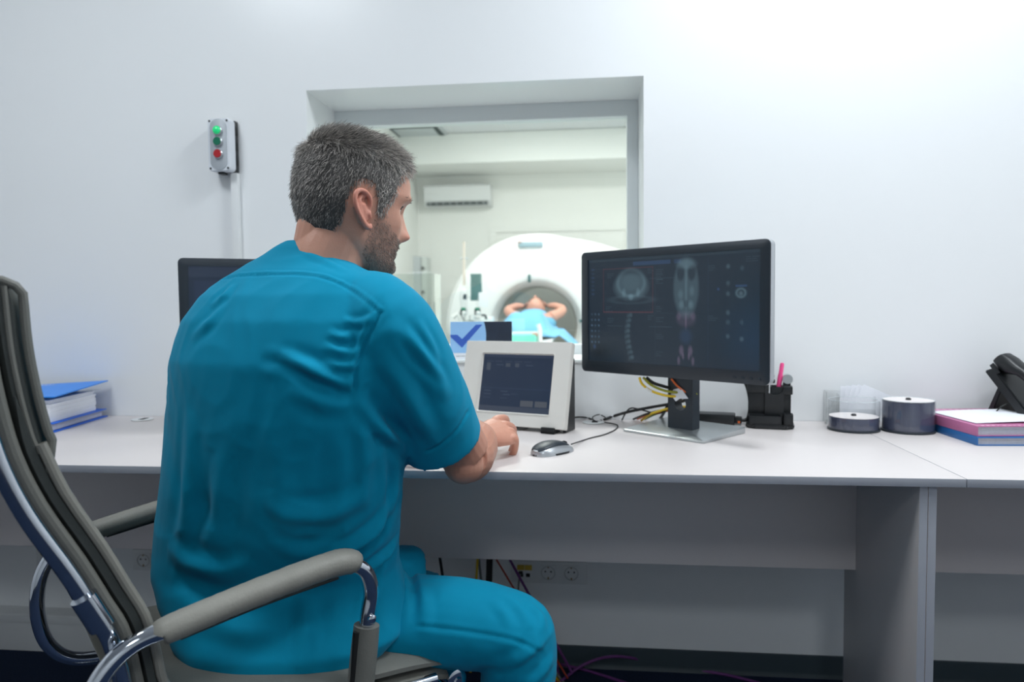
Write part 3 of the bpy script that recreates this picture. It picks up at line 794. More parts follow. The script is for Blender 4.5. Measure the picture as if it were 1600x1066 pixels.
# wire letter tray behind the phone
t = thing('letter_tray', 'black wire letter tray at the right edge behind the phone', 'letter tray', (1.52, -0.13, DZ + .0003))
for zz in (.03, .16):
    MB().tube([(-.14, -.11, zz), (.14, -.11, zz), (.14, .11, zz), (-.14, .11, zz), (-.14, -.11, zz)], .002, 8).obj('rim_wire', 'black_rubber', t)
for x, y in ((-.14, -.11), (.14, -.11), (.14, .11), (-.14, .11)): MB().tube([(x, y, 0), (x, y, .16)], .002, 8).obj('post', 'black_rubber', t)
for k in range(6): MB().tube([(-.14, -.09 + .036 * k, .03), (.14, -.09 + .036 * k, .03)], .0012, 6).obj('floor_wire', 'black_rubber', t)
for k in range(6): MB().tube([(-.14, -.09 + .036 * k, .135), (.14, -.09 + .036 * k, .135)], .0012, 6).obj('floor_wire', 'black_rubber', t)

# ================================================================== BLUE BINDER AT THE LEFT
bt = thing('ring_binder', 'bright blue lever binder with papers lying at the left', 'binder', (-1.452, -0.300, DZ + .0003), math.radians(99))
# local x runs back along the open fore edge, local +y points left towards the spine
BL_ = .285
MB().box((0, 0, 0), (BL_, .30, .003), .001).obj('lower_cover', 'binder_blue_dark', bt)
rings = []
for x, dz in ((0, -.008), (BL_, .006)):
    rings.append([Vector((x, -.004, .104 + dz)), Vector((x, .30, .096)), Vector((x, .30, .0985)), Vector((x, -.004, .107 + dz))])
MB().loft(rings).obj('upper_cover', 'binder_blue', bt)
MB().box((0, .298, 0), (BL_, .301, .0965), .001).obj('spine', 'binder_blue', bt)
MB().box((.002, .002, .0225), (BL_ - .002, .297, .0255), .0008).obj('inner_cover', 'binder_blue_dark', bt)
mb = MB()
for k in range(11):
    a = random.uniform(0, .006); mb.box((.012 + a, .016 + a, .0262 + k * .0055), (BL_ - .035 - a, .29, .0262 + k * .0055 + .0051))
mb.obj('paper_stack', 'paper', bt)
MB().box((.010, .012, .004), (BL_ - .012, .29, .0215), .001).obj('lower_papers', 'paper_block', bt)
MB().box((.20, .006, .0875), (BL_ - .022, .05, .0888), .0004).obj('plastic_sleeve', 'clear_acrylic', bt)
mb = MB()
for k in range(6): mb.box((.24, .12 + k * .012, .1036), (.246, .127 + k * .012, .1064))
mb.obj('cover_print', 'paper', bt)

# ================================================================== CARD ON THE SILL
t = thing('leaflet', 'blue leaflet with a tick mark and dark photo standing on the sill', 'leaflet', (-0.4225, 0.035, WZ0 + .0088), math.radians(1))
t.rotation_euler.x = math.radians(-6)
MB().box((0, 0, 0), (.187, .0025, .1125), .0004).obj('card', 'paper', t)
mb = MB()
arc = [(.103 - .012 * (1 - ((z - .068) / .05) ** 2) + .004 + .008, z) for z in np.linspace(.018, .1122, 12)]
arc = [(.100 + .009 * (1 - ((z - .068) / .05) ** 2), z) for z in np.linspace(.018, .1122, 12)]
mb.prism([(.0003, .018)] + arc + [(.0003, .1122)], lambda u, v, w_: (u, w_, v), -.0004, .0002)
mb.obj('blue_print', mat('print_sky', (150, 196, 240), .5), t)
MB().prism(list(reversed(arc)) + [(.1867, .018), (.1867, .1122)], lambda u, v, w_: (u, w_, v), -.0004, .0002).obj('dark_print', mat('print_dark', (34, 44, 62), .45, var=.4, scale=25), t)
MB().prism([(.0005, .073), (.022, .073), (.036, .060), (.078, .103), (.097, .103), (.036, .034), (.0005, .067)], lambda u, v, w_: (u, w_, v), -.0008, -.0003).obj('tick_mark', mat('print_tick', (58, 98, 190), .5), t)
mb = MB()
for k in range(9): mb.box((.018 + .004 * k, -.0004, .0075), (.0205 + .004 * k, .0002, .0095))
mb.obj('fine_print', 'cable_grey', t)

# ================================================================== WALL CONTROL BOX AND CONDUIT
t = thing('control_box', 'grey push button box with green and red buttons on the wall', 'control box', (-1.089, 0, 1.556))
MB().box((-.031, -.020, -.076), (.036, -.0003, .076), .003).obj('back_box', 'black_plastic', t)
mb = MB()
for sgn, zz in ((1, .045), (1, .0), (1, -.045)): mb.box((.034, -.019, zz - .012), (.0375, -.004, zz + .012), .003)
mb.obj('knockout', 'black_rubber', t)
mb = MB(); P = rrect(.070, .155, .012, 5)
mb.loft([[Vector((x, -.020, z)) for x, z in P], [Vector((x, -.046, z)) for x, z in P], [Vector((x * .93, -.052, z * .97)) for x, z in P]])
mb.obj('cover', 'box_white', t)
P2 = rrect(.052, .150, .026, 8)
MB().loft([[Vector((x, -.0515, z)) for x, z in P2], [Vector((x, -.0535, z)) for x, z in P2], [Vector((x * .96, -.0542, z * .98)) for x, z in P2]]).obj('face_plate', 'box_grey', t)
RX = Matrix.Rotation(PI / 2, 4, 'X')
for zz, m in ((.040, 'lamp_green'), (.008, 'button_green'), (-.028, 'button_red')):
    Mx = Matrix.Translation((0, -.054, zz)) @ RX
    b = MB().lathe([(.0145, 0), (.0145, .006), (.0125, .008), (.0122, .004)], n=28, M=Mx).obj('button_bezel', 'silver_plastic', t)
    if m == 'lamp_green': MB().lathe([(.0122, .003), (.0122, .008), (.010, .013), (.006, .0155), (0, .0162)], n=28, M=Mx).obj('lamp_lens', m, b)
    else: MB().lathe([(.0122, .003), (.0122, .0085), (.0115, .0095), (0, .0095)], n=28, M=Mx).obj('button_cap', m, b)
sc_ = MB().lathe([(0, 0), (.0032, 0), (.0032, .0015), (.0015, .002), (0, .001)], n=14, M=RX).mesh('screw', 'black_plastic')
for x, z in ((-.027, .069), (.027, .069), (-.027, -.069), (.027, -.069)):
    s = link('screw', sc_, t); s.location = (x, -.0515, z)
MB().box((-.012, -.040, -.084), (.006, -.012, -.0755), .003).obj('cable_gland', 'black_plastic', t)
t = tag(MB().box((-.0105, -.018, 0), (.0105, 0, .57), .0012).box((-.0105, -.0195, 0), (.0105, -.0175, .57), .0006).obj('cable_conduit', 'white_plastic'), 'white plastic cable conduit running down from the button box', 'conduit')
t.location = (-1.062, -.0002, .908)
# ================================================================== SOCKETS AND CABLES UNDER THE DESK
def socket_plate(name, label, x0, x1, zc, modules, cat='socket'):
    t = thing(name, label, cat, ((x0 + x1) / 2, 0, zc))
    MB().box((-(x1 - x0) / 2, -.009, -.033), ((x1 - x0) / 2, -.0003, .033), .002).obj('cover_frame', 'white_plastic', t)
    for kind, x in modules:
        dx = x - (x0 + x1) / 2
        m = MB().box((dx - .0235, -.0115, -.0235), (dx + .0235, -.008, .0235), .001).obj('insert', 'white_plastic', t)
        if kind == 'power':
            Mx = Matrix.Translation((dx, -.0113, 0)) @ RX
            MB().lathe([(.0208, 0), (.0208, .0022), (.0190, .0022), (.0178, .0005), (.0178, .0001), (0, .0001)], n=28, M=Mx).obj('socket_well', mat('well', (196, 198, 198), .4), m)
            mb = MB()
            for px_ in (-.0085, .0085): mb.lathe([(0, .0004), (.0026, .0004), (.0026, .0010), (0, .0010)], n=10, M=Matrix.Translation((dx + px_, -.0113, .004)) @ RX)
            mb.obj('pin_hole', 'dark_gap', m)
            MB().box((dx - .0022, -.0135, -.0185), (dx + .0022, -.0112, -.0125), .0005).box((dx - .0022, -.0135, .0150), (dx + .0022, -.0112, .0185), .0005).obj('earth_clip', mat('brass', (150, 122, 70), .35, metal=.6), m)
        else:
            MB().box((dx - .022, -.0128, .0065), (dx - .0005, -.0112, .022), .0006).box((dx + .0005, -.0128, .0065), (dx + .022, -.0112, .022), .0006).obj('dust_flap', 'yellow_flap', m)
            MB().box((dx - .016, -.0119, -.014), (dx - .004, -.0112, -.003)).box((dx + .004, -.0119, -.014), (dx + .016, -.0112, -.003)).obj('jack_opening', 'dark_gap', m)
    return t
socket_plate('wall_socket', 'white wall plate with yellow flapped data jacks and two power sockets', -.240, -.016, .284, [('data', -.199), ('power', -.129), ('power', -.061)])
socket_plate('wall_socket', 'white wall socket plate behind the chair, left of the man', -1.440, -1.220, .284, [('power', -1.402), ('power', -1.334), ('data', -1.264)])
socket_plate('wall_socket', 'white data jack plate at the far left behind the chair back', -1.770, -1.650, .284, [('data', -1.728), ('power', -1.680)])

def hang(name, label, px0, px1, r_, m, y=-.10, z0=.70, z1=.02, bend=0.0):
    a = atY(px0, 870, y); b = atY(px1, 910, y); k = (b.x - a.x) / (b.z - a.z)
    pts = [(a.x + k * (zz - a.z) + bend * math.sin(PI * (z0 - zz) / (z0 - z1)), y, zz) for zz in np.linspace(z0, z1, 8)]
    return cable(name, label, pts, r_, m)
hang('hanging_cable', 'black cable hanging beside the far knee under the desk', 687, 693, .0042, 'black_rubber')
hang('hanging_cable', 'yellow cable hanging down under the desk behind the knees', 746.5, 744, .0036, 'cable_yellow')
hang('hanging_cable', 'grey cable hanging next to the yellow one under the desk', 748, 752, .0034, 'cable_grey', y=-.09)
hang('hanging_cable', 'thick black cable duct hanging straight down under the desk', 765, 764, .0095, 'black_rubber')
hang('hanging_cable', 'orange cable slanting down under the desk', 773, 797, .0028, 'cable_red', y=-.11)
hang('hanging_cable', 'purple cable slanting down in front of the data jacks', 794, 816, .0040, 'cable_purple', y=-.08)
cable('patch_cable', 'grey patch cable plugged into the left data jack', [(-.211, -.022, .282), (-.213, -.030, .270), (-.216, -.034, .24), (-.216, -.03, .15), (-.214, -.04, .004)], .003, 'cable_grey')
MB().box((-.216, -.0225, .276), (-.204, -.0122, .288), .001).obj('plug', 'black_plastic', bpy.data.objects['patch_cable'])
zf = .004
def F(px, py, z=zf): return atZ(px, py, z)
cable('floor_cable', 'purple cable arching over the carpet by the skirting', [F(846, 1085), F(875, 1066), atY(905, 1043, -.06), atY(935, 1030, -.05), atY(965, 1026, -.05), F(1000, 1031, .028), F(1060, 1044, .008), F(1120, 1052), F(1165, 1062), F(1230, 1080)], .0042, 'cable_purple')
cable('floor_cable', 'purple cable lying straight across the carpet beneath the arch', [atY(845, 1030, -.10), F(875, 1038, .012), F(905, 1045), F(940, 1055), F(985, 1070), F(1030, 1086)], .0042, 'cable_purple')
cable('floor_cable', 'purple cable dropping to the carpet behind the shin', [atY(862, 985, -.05), atY(868, 1022, -.06), F(873, 1056), F(890, 1080)], .0042, 'cable_purple')
for k, (m, dx, lb) in enumerate((('cable_grey', 6, 'grey'), ('cable_yellow', 0, 'yellow'), ('cable_red', -5, 'orange'), ('cable_green', -9, 'olive'))):
    cable('floor_cable', lb + ' cable in the bundle falling to the carpet behind the shin', [atY(848 + dx, 1005, -.12), atY(856 + dx, 1035, -.12), F(866 + dx, 1056, .01), F(884 + dx, 1078)], .0038, m)
# ================================================================== OFFICE CHAIR
CH = math.radians(44.5)
p0 = at(255, 985, .97)
chair = thing('office_chair', 'grey leather office chair with chrome frame and padded arms', 'chair', (p0.x, p0.y, 0), CH)
CW = .554                                            # local: x forward, y left (0 = near arm, CW = far arm), z up
prof = [(-.196, 1.105), (-.195, 1.08), (-.192, 1.03), (-.184, .965), (-.170, .895), (-.145, .825), (-.105, .745), (-.078, .685), (-.060, .645), (-.050, .60), (-.040, .545), (-.015, .498), (.03, .462), (.10, .440), (.25, .430), (.44, .420)]
def off(pts, d):
    out = []; n = len(pts)
    for i in range(n):
        a = Vector(pts[max(i - 1, 0)]); b = Vector(pts[min(i + 1, n - 1)]); t_ = (b - a).normalized()
        nrm = Vector((-t_.y, t_.x))                 # points forward / up of the sling
        out.append(Vector(pts[i]) + nrm * d)
    return out
def sling(pts, y0, y1, th0, th1, nseg=1, r_=.012, puff=0.0, ny=9):
    """padded sheet following the side profile: cross-section rings across the width"""
    P = [Vector((p[0], p[1], 0)) for p in pts]; P, _ = catmull(P, 1, 4); P = [(p.x, p.y) for p in P]
    lo = off(P, th0); hi = off(P, th1); ys = [y0 + (y1 - y0) * (0.5 - 0.5 * math.cos(PI * k / (ny - 1))) for k in range(ny)]
    rings = []
    n = len(P)
    for i in range(n):
        e = min(i, n - 1 - i) / 5.0; e = 1 - (1 - min(e, 1)) ** 2
        mid = (lo[i] + hi[i]) / 2; hl = (hi[i] - lo[i]) / 2 * (0.12 + 0.88 * e)
        top = []; bot = []
        for y in ys:
            s_ = (y - y0) / (y1 - y0); ed = min(s_, 1 - s_) * (y1 - y0) / .02; ed = 1 - (1 - min(ed, 1)) ** 2
            k_ = 0.35 + 0.65 * ed; bulge = puff * math.sin(PI * s_) * e
            a = mid + hl * k_ + (hi[i] - lo[i]).normalized() * bulge; b = mid - hl * k_
            top.append(Vector((a.x, y, a.y))); bot.append(Vector((b.x, y, b.y)))
        rings.append(top + list(reversed(bot)))
    return MB().loft(rings)
for y in (.022, CW - .022):
    MB().tube([(x, y, z) for x, z in prof], .0098, 14, smooth=6, flat=(1.15, .9)).obj('side_frame', 'chrome', chair)
back = prof[:12]
sling(back, .030, CW - .030, .008, .019).obj('back_shell', 'leather', chair)
sling(back[3:], .030, CW - .030, .021, .048, puff=.004).obj('back_cushion', 'leather_dark', chair)
for y in (.032, CW - .032):
    pp = off([(p.x, p.y) for p in catmull([Vector((a, b, 0)) for a, b in back[4:]], 1, 3)[0]], .047)
    MB().tube([(p.x, y, p.y) for p in pp], .0065, 10).obj('piping', 'leather_light', chair)
    pp = off([(p.x, p.y) for p in catmull([Vector((a, b, 0)) for a, b in back], 1, 3)[0]], .018)
    MB().tube([(p.x, y, p.y) for p in pp], .0075, 10).obj('piping', 'leather', chair)
hp = sling([(-.196, 1.112), (-.195, 1.08), (-.192, 1.03), (-.184, .965), (-.172, .905), (-.162, .870)], .034, CW - .034, .019, .060, puff=.008).obj('head_pad', 'leather_dark', chair)
pp = off([(p.x, p.y) for p in catmull([Vector((a, b, 0)) for a, b in [(-.195, 1.095), (-.192, 1.03), (-.184, .965), (-.174, .912), (-.168, .893)]], 1, 4)[0]], .058)
pp = [Vector((-.172, 1.113)), Vector((-.158, 1.114)), Vector((-.144, 1.107))] + pp + [Vector((-.118, .876)), Vector((-.130, .870))]
MB().tube([(p.x, .037, p.y) for p in pp], .0055, 10).obj('seam', 'leather', hp)
pp = off([(p.x, p.y) for p in catmull([Vector((a, b, 0)) for a, b in [(-.196, 1.105), (-.192, 1.03), (-.184, .965), (-.174, .912), (-.166, .885)]], 1, 4)[0]], .040)
MB().tube([(p.x, .0345, p.y) for p in pp], .0035, 8).obj('seam', 'leather', hp)
# clamp joints where the arm loops meet the frame
for y in (.020, CW - .020):
    MB().tube([(-.088, y, .708), (-.078, y, .686), (-.068, y, .664)], .0165, 14).obj('frame_clamp', 'chrome', chair)
# seat: upper pad and lower wrapped layer
seat = prof[11:]
seat[-1] = (.455, .458)
sling([(-.030, .505), (.02, .490), (.10, .484), (.25, .480), (.40, .466), (.475, .450)], .020, CW - .020, -.022, .0, puff=.002).obj('seat_cushion', 'leather', chair)
sling([(-.020, .478), (.03, .464), (.10, .458), (.25, .454), (.40, .442), (.468, .428), (.492, .412)], .020, CW - .020, -.024, .0).obj('seat_sling', 'leather', chair)
MB().tube([(.476, .018, .408), (.476, CW - .018, .408)], .016, 16).obj('front_bar', 'chrome', chair)
for y in (.012, CW - .012):
    s = 1 if y > .2 else -1
    MB().lathe([(0, 0), (.020, 0), (.020, .004), (.016, .006), (.008, .006), (.006, .009), (0, .009)], n=24, M=Matrix.Translation((.476, y, .410)) @ Matrix.Rotation(-s * PI / 2, 4, 'X')).obj('end_cap', 'chrome', chair)
# arm loops with leather sleeves
loop = [(.02, .648), (-.035, .640), (-.072, .612), (-.094, .565), (-.098, .50), (-.082, .440), (-.040, .402), (.04, .390), (.14, .390), (.22, .398), (.268, .425), (.284, .47), (.292, .53), (.300, .585), (.306, .620), (.296, .655), (.270, .673), (.24, .676)]
for y in (-.004, CW + .004):
    MB().tube([(x, y, z) for x, z in loop], .0125, 14, smooth=6).obj('arm_loop', 'chrome', chair)
    pad = [(-.004, .644), (.004, .646), (.06, .656), (.13, .667), (.20, .676), (.25, .680), (.272, .677), (.280, .672)]
    P2, R2 = catmull([Vector((x, y, z)) for x, z in pad], [.017, .0195, .020, .0205, .021, .0215, .021, .017], 9)
    R2 = [q * (1 + (random.uniform(-.022, .022) if k % 2 else 0)) for k, q in enumerate(R2)]
    a = MB().tube(P2, R2, 18, flat=(.92, 1.12)).obj('arm_pad', 'leather_light', chair)
    MB().tube([(.02, y, .630), (.13, y, .646), (.25, y, .657)], .0035, 8, smooth=4).obj('zip_seam', 'leather_dark', a)
    a = MB().tube([(.279, y, .435), (.284, y, .47), (.292, y, .53), (.297, y, .568)], [.018, .0215, .0215, .0205], 16, smooth=5).obj('post_sleeve', 'leather', chair)
    MB().tube([(.262, y - .006, .44), (.268, y - .006, .48), (.276, y - .006, .565)], .0055, 8, smooth=4).obj('sleeve_gap', 'dark_gap', a)
    MB().lathe([(0, 0), (.007, 0), (.007, .004), (.004, .006), (0, .006)], n=14, M=Matrix.Translation((.299, y - .013 if y < .2 else y + .013, .582)) @ Matrix.Rotation(PI / 2 if y < .2 else -PI / 2, 4, 'X')).obj('bolt', 'chrome', chair)
# mechanism, column and five-star base
cx, cy = .20, CW / 2
MB().box((cx - .11, cy - .09, .395), (cx + .11, cy + .09, .436), .01).obj('tilt_mechanism', 'black_plastic', chair)
MB().box((cx - .02, .0, .392), (cx + .02, CW, .412), .004).obj('cross_bar', 'chrome', chair)
MB().lathe([(0, .10), (.030, .10), (.030, .24), (.018, .245), (.018, .40), (0, .40)], (cx, cy, 0), 20).obj('gas_column', 'black_plastic', chair)
for k in range(5):
    a = 2 * PI * k / 5 + .3; d = Vector((math.cos(a), math.sin(a), 0)); c = Vector((cx, cy, 0))
    MB().tube([c + Vector((0, 0, .115)), c + d * .12 + Vector((0, 0, .105)), c + d * .29 + Vector((0, 0, .075))], [.028, .022, .014], 12).obj('base_leg', 'chrome', chair)
    q = c + d * .29; e = Vector((-d.y, d.x, 0))
    MB().tube([q - e * .022 + Vector((0, 0, .0265)), q + e * .022 + Vector((0, 0, .0265))], .026, 18).obj('caster', 'black_plastic', chair)
# ================================================================== SCANNER ROOM
SX0, SX1, SY0, SY1 = -2.05, 3.2, WALL_T, 6.40
struct(MB().box((SX0, SY0, -.05), (SX1, SY1, 0)).obj('floor_scanner_room', 'vinyl_grey', smooth=0))
struct(MB().box((SX0, SY1, 0), (SX1, SY1 + .05, SCAN_CEIL_Z)).obj('wall_far', 'wall_paint_scan', smooth=0))
struct(MB().box((SX0 - .05, SY0, 0), (SX0, SY1 + .05, SCAN_CEIL_Z)).obj('wall_far_left', 'wall_paint_scan', smooth=0))
struct(MB().box((SX1, SY0, 0), (SX1 + .05, SY1 + .05, SCAN_CEIL_Z)).obj('wall_far_right', 'wall_paint_scan', smooth=0))
struct(MB().box((SX0, 5.60, 2.585), (SX1, SY1, SCAN_CEIL_Z - .002)).obj('trim_2', 'wall_paint_scan', smooth=0))
cl = struct(MB().box((SX0 - .05, SY0, SCAN_CEIL_Z + .012), (SX1 + .05, SY1 + .05, SCAN_CEIL_Z + .06)).obj('ceiling_scanner_room', 'wall_paint_scan', smooth=0))
tile = MB().box((-.292, -.292, 0), (.292, .292, .012), .003, seg=1).mesh('ceiling_tile', 'ceiling_paint')
LS = [(round((x - (SX0 + .3)) / .6), round((y - 2.3) / .6)) for x, y, _ in LAMPS_SCAN]
for i in range(9):
    for j in range(-3, 6):
        if (i, j) in LS: continue
        o = link('ceiling_tile', tile, cl); o.location = (SX0 + .3 + .6 * i, 2.3 + .6 * j, SCAN_CEIL_Z)
mb = MB()
for i in range(10): mb.box((SX0 + .6 * i - .008, SY0, SCAN_CEIL_Z + .004), (SX0 + .6 * i + .008, 5.6, SCAN_CEIL_Z + .0115))
for j in range(-3, 7): mb.box((SX0, 2.0 + .6 * j - .008, SCAN_CEIL_Z + .004), (SX1, 2.0 + .6 * j + .008, SCAN_CEIL_Z + .0115))
mb.obj('ceiling_grid', 'white_plastic', cl)
LN = ['front left', 'front right', 'rear left', 'rear right']
for k, (x, y, wt) in enumerate(LAMPS_SCAN):
    i, j = LS[k]
    ceiling_light(SX0 + .3 + .6 * i, 2.3 + .6 * j, SCAN_CEIL_Z + .011, wt, LAMP_COLOR_SCAN, LN[k] + ' square ceiling light of the scanner room', 'scanner room ceiling lights')
# door casing on the far wall, partly behind the gantry
mb = MB(); a = atY(765, 352, SY1); b = atY(978, 345, SY1)
mb.box((a.x, SY1 - .02, 0), (a.x + .09, SY1 - .0005, a.z - .09)).box((b.x, SY1 - .02, 0), (b.x + .09, SY1 - .0005, a.z - .09)).box((a.x, SY1 - .02, a.z - .0895), (b.x + .09, SY1 - .0005, a.z))
struct(mb.obj('trim_3', 'wall_paint_scan', smooth=0))

# air conditioner
a = atY(664, 291, SY1 - .12); b = atY(768, 322, SY1 - .12)
t = thing('air_conditioner', 'white split air conditioner unit on the far wall', 'air conditioner', ((a.x + b.x) / 2, SY1, (a.z + b.z) / 2))
hw, hh = (b.x - a.x) / 2, (a.z - b.z) / 2
mb = MB(); mb.prism([(0, -hh), (-.14, -hh), (-.20, -hh + .06), (-.205, hh - .03), (-.18, hh), (0, hh)], lambda u, v, w_: (w_, u, v), -hw, hw, .006)
mb.obj('body', 'white_plastic', t)
MB().box((-hw * .9, -.212, -hh + .012), (hw * .9, -.15, -hh + .045), .004).obj('air_outlet', mat('vent_dark', (70, 78, 78), .6), t)
me = MB().box((-.004, -.216, -hh + .014), (.004, -.20, -hh + .043)).mesh('vane', 'scan_grey')
for k in range(9): o = link('vane', me, t); o.location = (-hw * .8 + hw * .2 * k, 0, 0)
mb = MB()
for k in range(3): mb.box((-hw * .85, -.17 + .05 * k, hh - .002), (hw * .85, -.145 + .05 * k, hh + .004))
mb.obj('top_grille', 'scan_grey', t)

# ceiling air diffuser
q = atZ(652, 206, SCAN_CEIL_Z)
t = thing('ceiling_vent', 'square ceiling air vent with dark slots in the scanner room', 'air vent', (q.x, q.y, SCAN_CEIL_Z - .003))
MB().box((-.30, -.30, -.014), (.30, .30, 0), .004).obj('vent_frame', 'scan_grey', t)
for lo, hi in (((-.27, -.27, -.0165), (-.215, .27, -.0135)), ((.215, -.27, -.0165), (.27, .27, -.0135)), ((-.21, .215, -.0165), (.21, .27, -.0135)), ((-.21, -.27, -.0165), (.21, -.215, -.0135))):
    MB().box(lo, hi).obj('slot', mat('vent_slot', (58, 72, 70), .7), t)

# ------------------------------------------------------------------ gantry
g0 = at(838, 510, 7.0)
GA = math.radians(0.5)
gan = thing('ct_scanner', 'large white ring shaped CT scanner gantry beyond the window', 'CT scanner', (g0.x, g0.y, 0), GA)
BZ = g0.z; BR, GR, NA = .388, .90, 72
def outline(a, r_):                                        # circle above, straight sides below
    x, z = r_ * math.cos(a), r_ * math.sin(a)
    if z < 0:
        k = abs(x) / r_
        x = math.copysign(r_ * min(1, .80 + .2 * k) if k > .25 else r_ * k * 3.4, math.cos(a)); 
        z = max(z * 1.6, -(BZ - .10))
        x = math.copysign(min(abs(x), r_ * .97), math.cos(a)) if z > -(BZ - .101) else math.copysign(min(abs(x), r_ * .85), math.cos(a))
    return x, z
def gring(fn, y): return [Vector((fn(2 * PI * k / NA)[0], y, BZ + fn(2 * PI * k / NA)[1])) for k in range(NA)]
circ = lambda r_: (lambda a: (r_ * math.cos(a), r_ * math.sin(a)))
def mixf(t_): return lambda a: tuple(circ(.50)(a)[i] * (1 - t_) + outline(a, GR)[i] * t_ for i in range(2))
MB().loft([gring(circ(.445), -.010), gring(circ(.46), -.018), gring(circ(.50), -.022), gring(mixf(.35), -.02), gring(mixf(.7), -.005), gring(mixf(.9), .02), gring(mixf(1.0), .075), gring(mixf(1.0), .42), gring(mixf(.97), .46)], cap=False).obj('front_cover', 'scan_white', gan)
MB().loft([gring(circ(.447), -.012), gring(circ(.412), .03), gring(circ(.393), .10), gring(circ(BR), .14)], cap=False).obj('bore_flare', 'scan_white', gan)
MB().loft([gring(circ(BR), .14), gring(circ(BR), .95)], cap=False).obj('bore_lining', 'scan_bore', gan)
mb = MB(); mb.loft([gring(circ(.389), .132), gring(circ(.381), .136), gring(circ(.381), .150), gring(circ(.389), .154)], closed=True); mb.obj('bore_ring', mat('bore_ring', (150, 146, 136), .4), gan)
# rear housing, wider to the right
def rear(a):
    x, z = outline(a, .92); return (x * 1.62 if x > 0 else x * .88), z * .99
MB().loft([gring(circ(.47), .47), gring(rear, .47), gring(rear, .95), gring(lambda a: tuple(q * .95 for q in rear(a)), 1.0), gring(circ(.47), 1.0)], closed=False, cap=False).obj('rear_housing', 'scan_white', gan)
MB().box((-.75, .05, 0), (.75, .85, .10), .01).obj('plinth', mat('plinth', (96, 110, 112), .5), gan)
# emblem bar and laser windows
MB().box((-.16, -.030, BZ + .765), (.07, .02, BZ + .815), .008).obj('light_bar', mat('light_bar', (150, 176, 186), .35), gan)
MB().box((-.17, -.034, BZ + .805), (-.13, .02, BZ + .822), .004).obj('light_bar_end', mat('warm_grey', (180, 150, 140), .4), gan)
MB().box((-.075, -.035, BZ + .425), (-.050, -.012, BZ + .50), .006).obj('laser_window', 'teal_dark', gan)
MB().box((.415, -.035, BZ + .035), (.47, -.005, BZ + .062), .006).obj('laser_window', 'teal_dark', gan)
MB().box((-.735, -.020, BZ + .08), (-.66, .02, BZ + .36), .01).obj('control_strip', 'white_plastic', gan)
mb = MB(); mb.box((-.90, .05, .16), (-.80, .06, .20), .004); mb.obj('cover_lip', 'panel_green', gan)

# ------------------------------------------------------------------ patient couch
c0 = atY(838, 530, g0.y)
def G(x, y, z): return Matrix.Translation((g0.x, g0.y, 0)) @ Matrix.Rotation(GA, 4, 'Z') @ Vector((x, y, z))
couch = thing('patient_couch', 'white patient couch running into the scanner bore', 'couch', (g0.x, g0.y, 0), GA)
TZ = .815
def couch_ring(y, hw_, zt, dep):
    return [Vector((hw_ * x, y, zt - dep * d)) for x, d in ((-1, 0), (-1.02, .1), (-.75, .75), (-.45, 1), (.45, 1), (.75, .75), (1.02, .1), (1, 0), (.7, .10), (.35, .16), (0, .18), (-.35, .16), (-.7, .10))]
MB().loft([couch_ring(-2.05, .20, TZ, .09), couch_ring(-2.0, .225, TZ, .12), couch_ring(-1.2, .235, TZ, .13), couch_ring(.6, .22, TZ, .10)]).obj('table_top', 'scan_white', couch)
MB().box((-.19, -1.9, TZ - .24), (.19, -.25, TZ - .115), .03).obj('table_carriage', 'scan_white', couch)
MB().box((-.16, -1.5, .10), (.16, -.45, TZ - .235), .03).obj('lift_column', 'scan_grey', couch)
MB().box((-.28, -1.85, 0), (.28, -.25, .11), .02).obj('floor_plate', 'scan_grey', couch)
MB().box((-.205, -1.98, TZ - .012), (.13, -1.70, TZ + .045), .012).obj('foot_tray', 'teal_light', couch)
MB().box((-.215, -1.72, TZ - .012), (.14, -1.62, TZ + .052), .008).obj('tray_rim', 'scan_white', couch)
for x in (.15,): MB().tube([(x, -1.86, TZ - .02), (x, -1.87, TZ + .08), (x - .012, -1.87, TZ + .115)], .017, 12).obj('strap_post', 'scan_white', couch)
MB().box((.10, -1.95, TZ + .03), (.135, -1.90, TZ + .055), .004).obj('grip', mat('grip_red', (190, 120, 96), .5), couch)
for x in (-.13, -.31):
    pts = [(x - .04, -1.55, TZ + .03), (x - .02, -1.55, TZ + .10), (x + .03, -1.55, TZ + .09), (x + .075, -1.55, TZ + .02)]
    MB().tube(pts, .013, 10, smooth=4, flat=(1, 2.5)).obj('limb_support', mat('support_teal', (96, 168, 186), .5), couch)

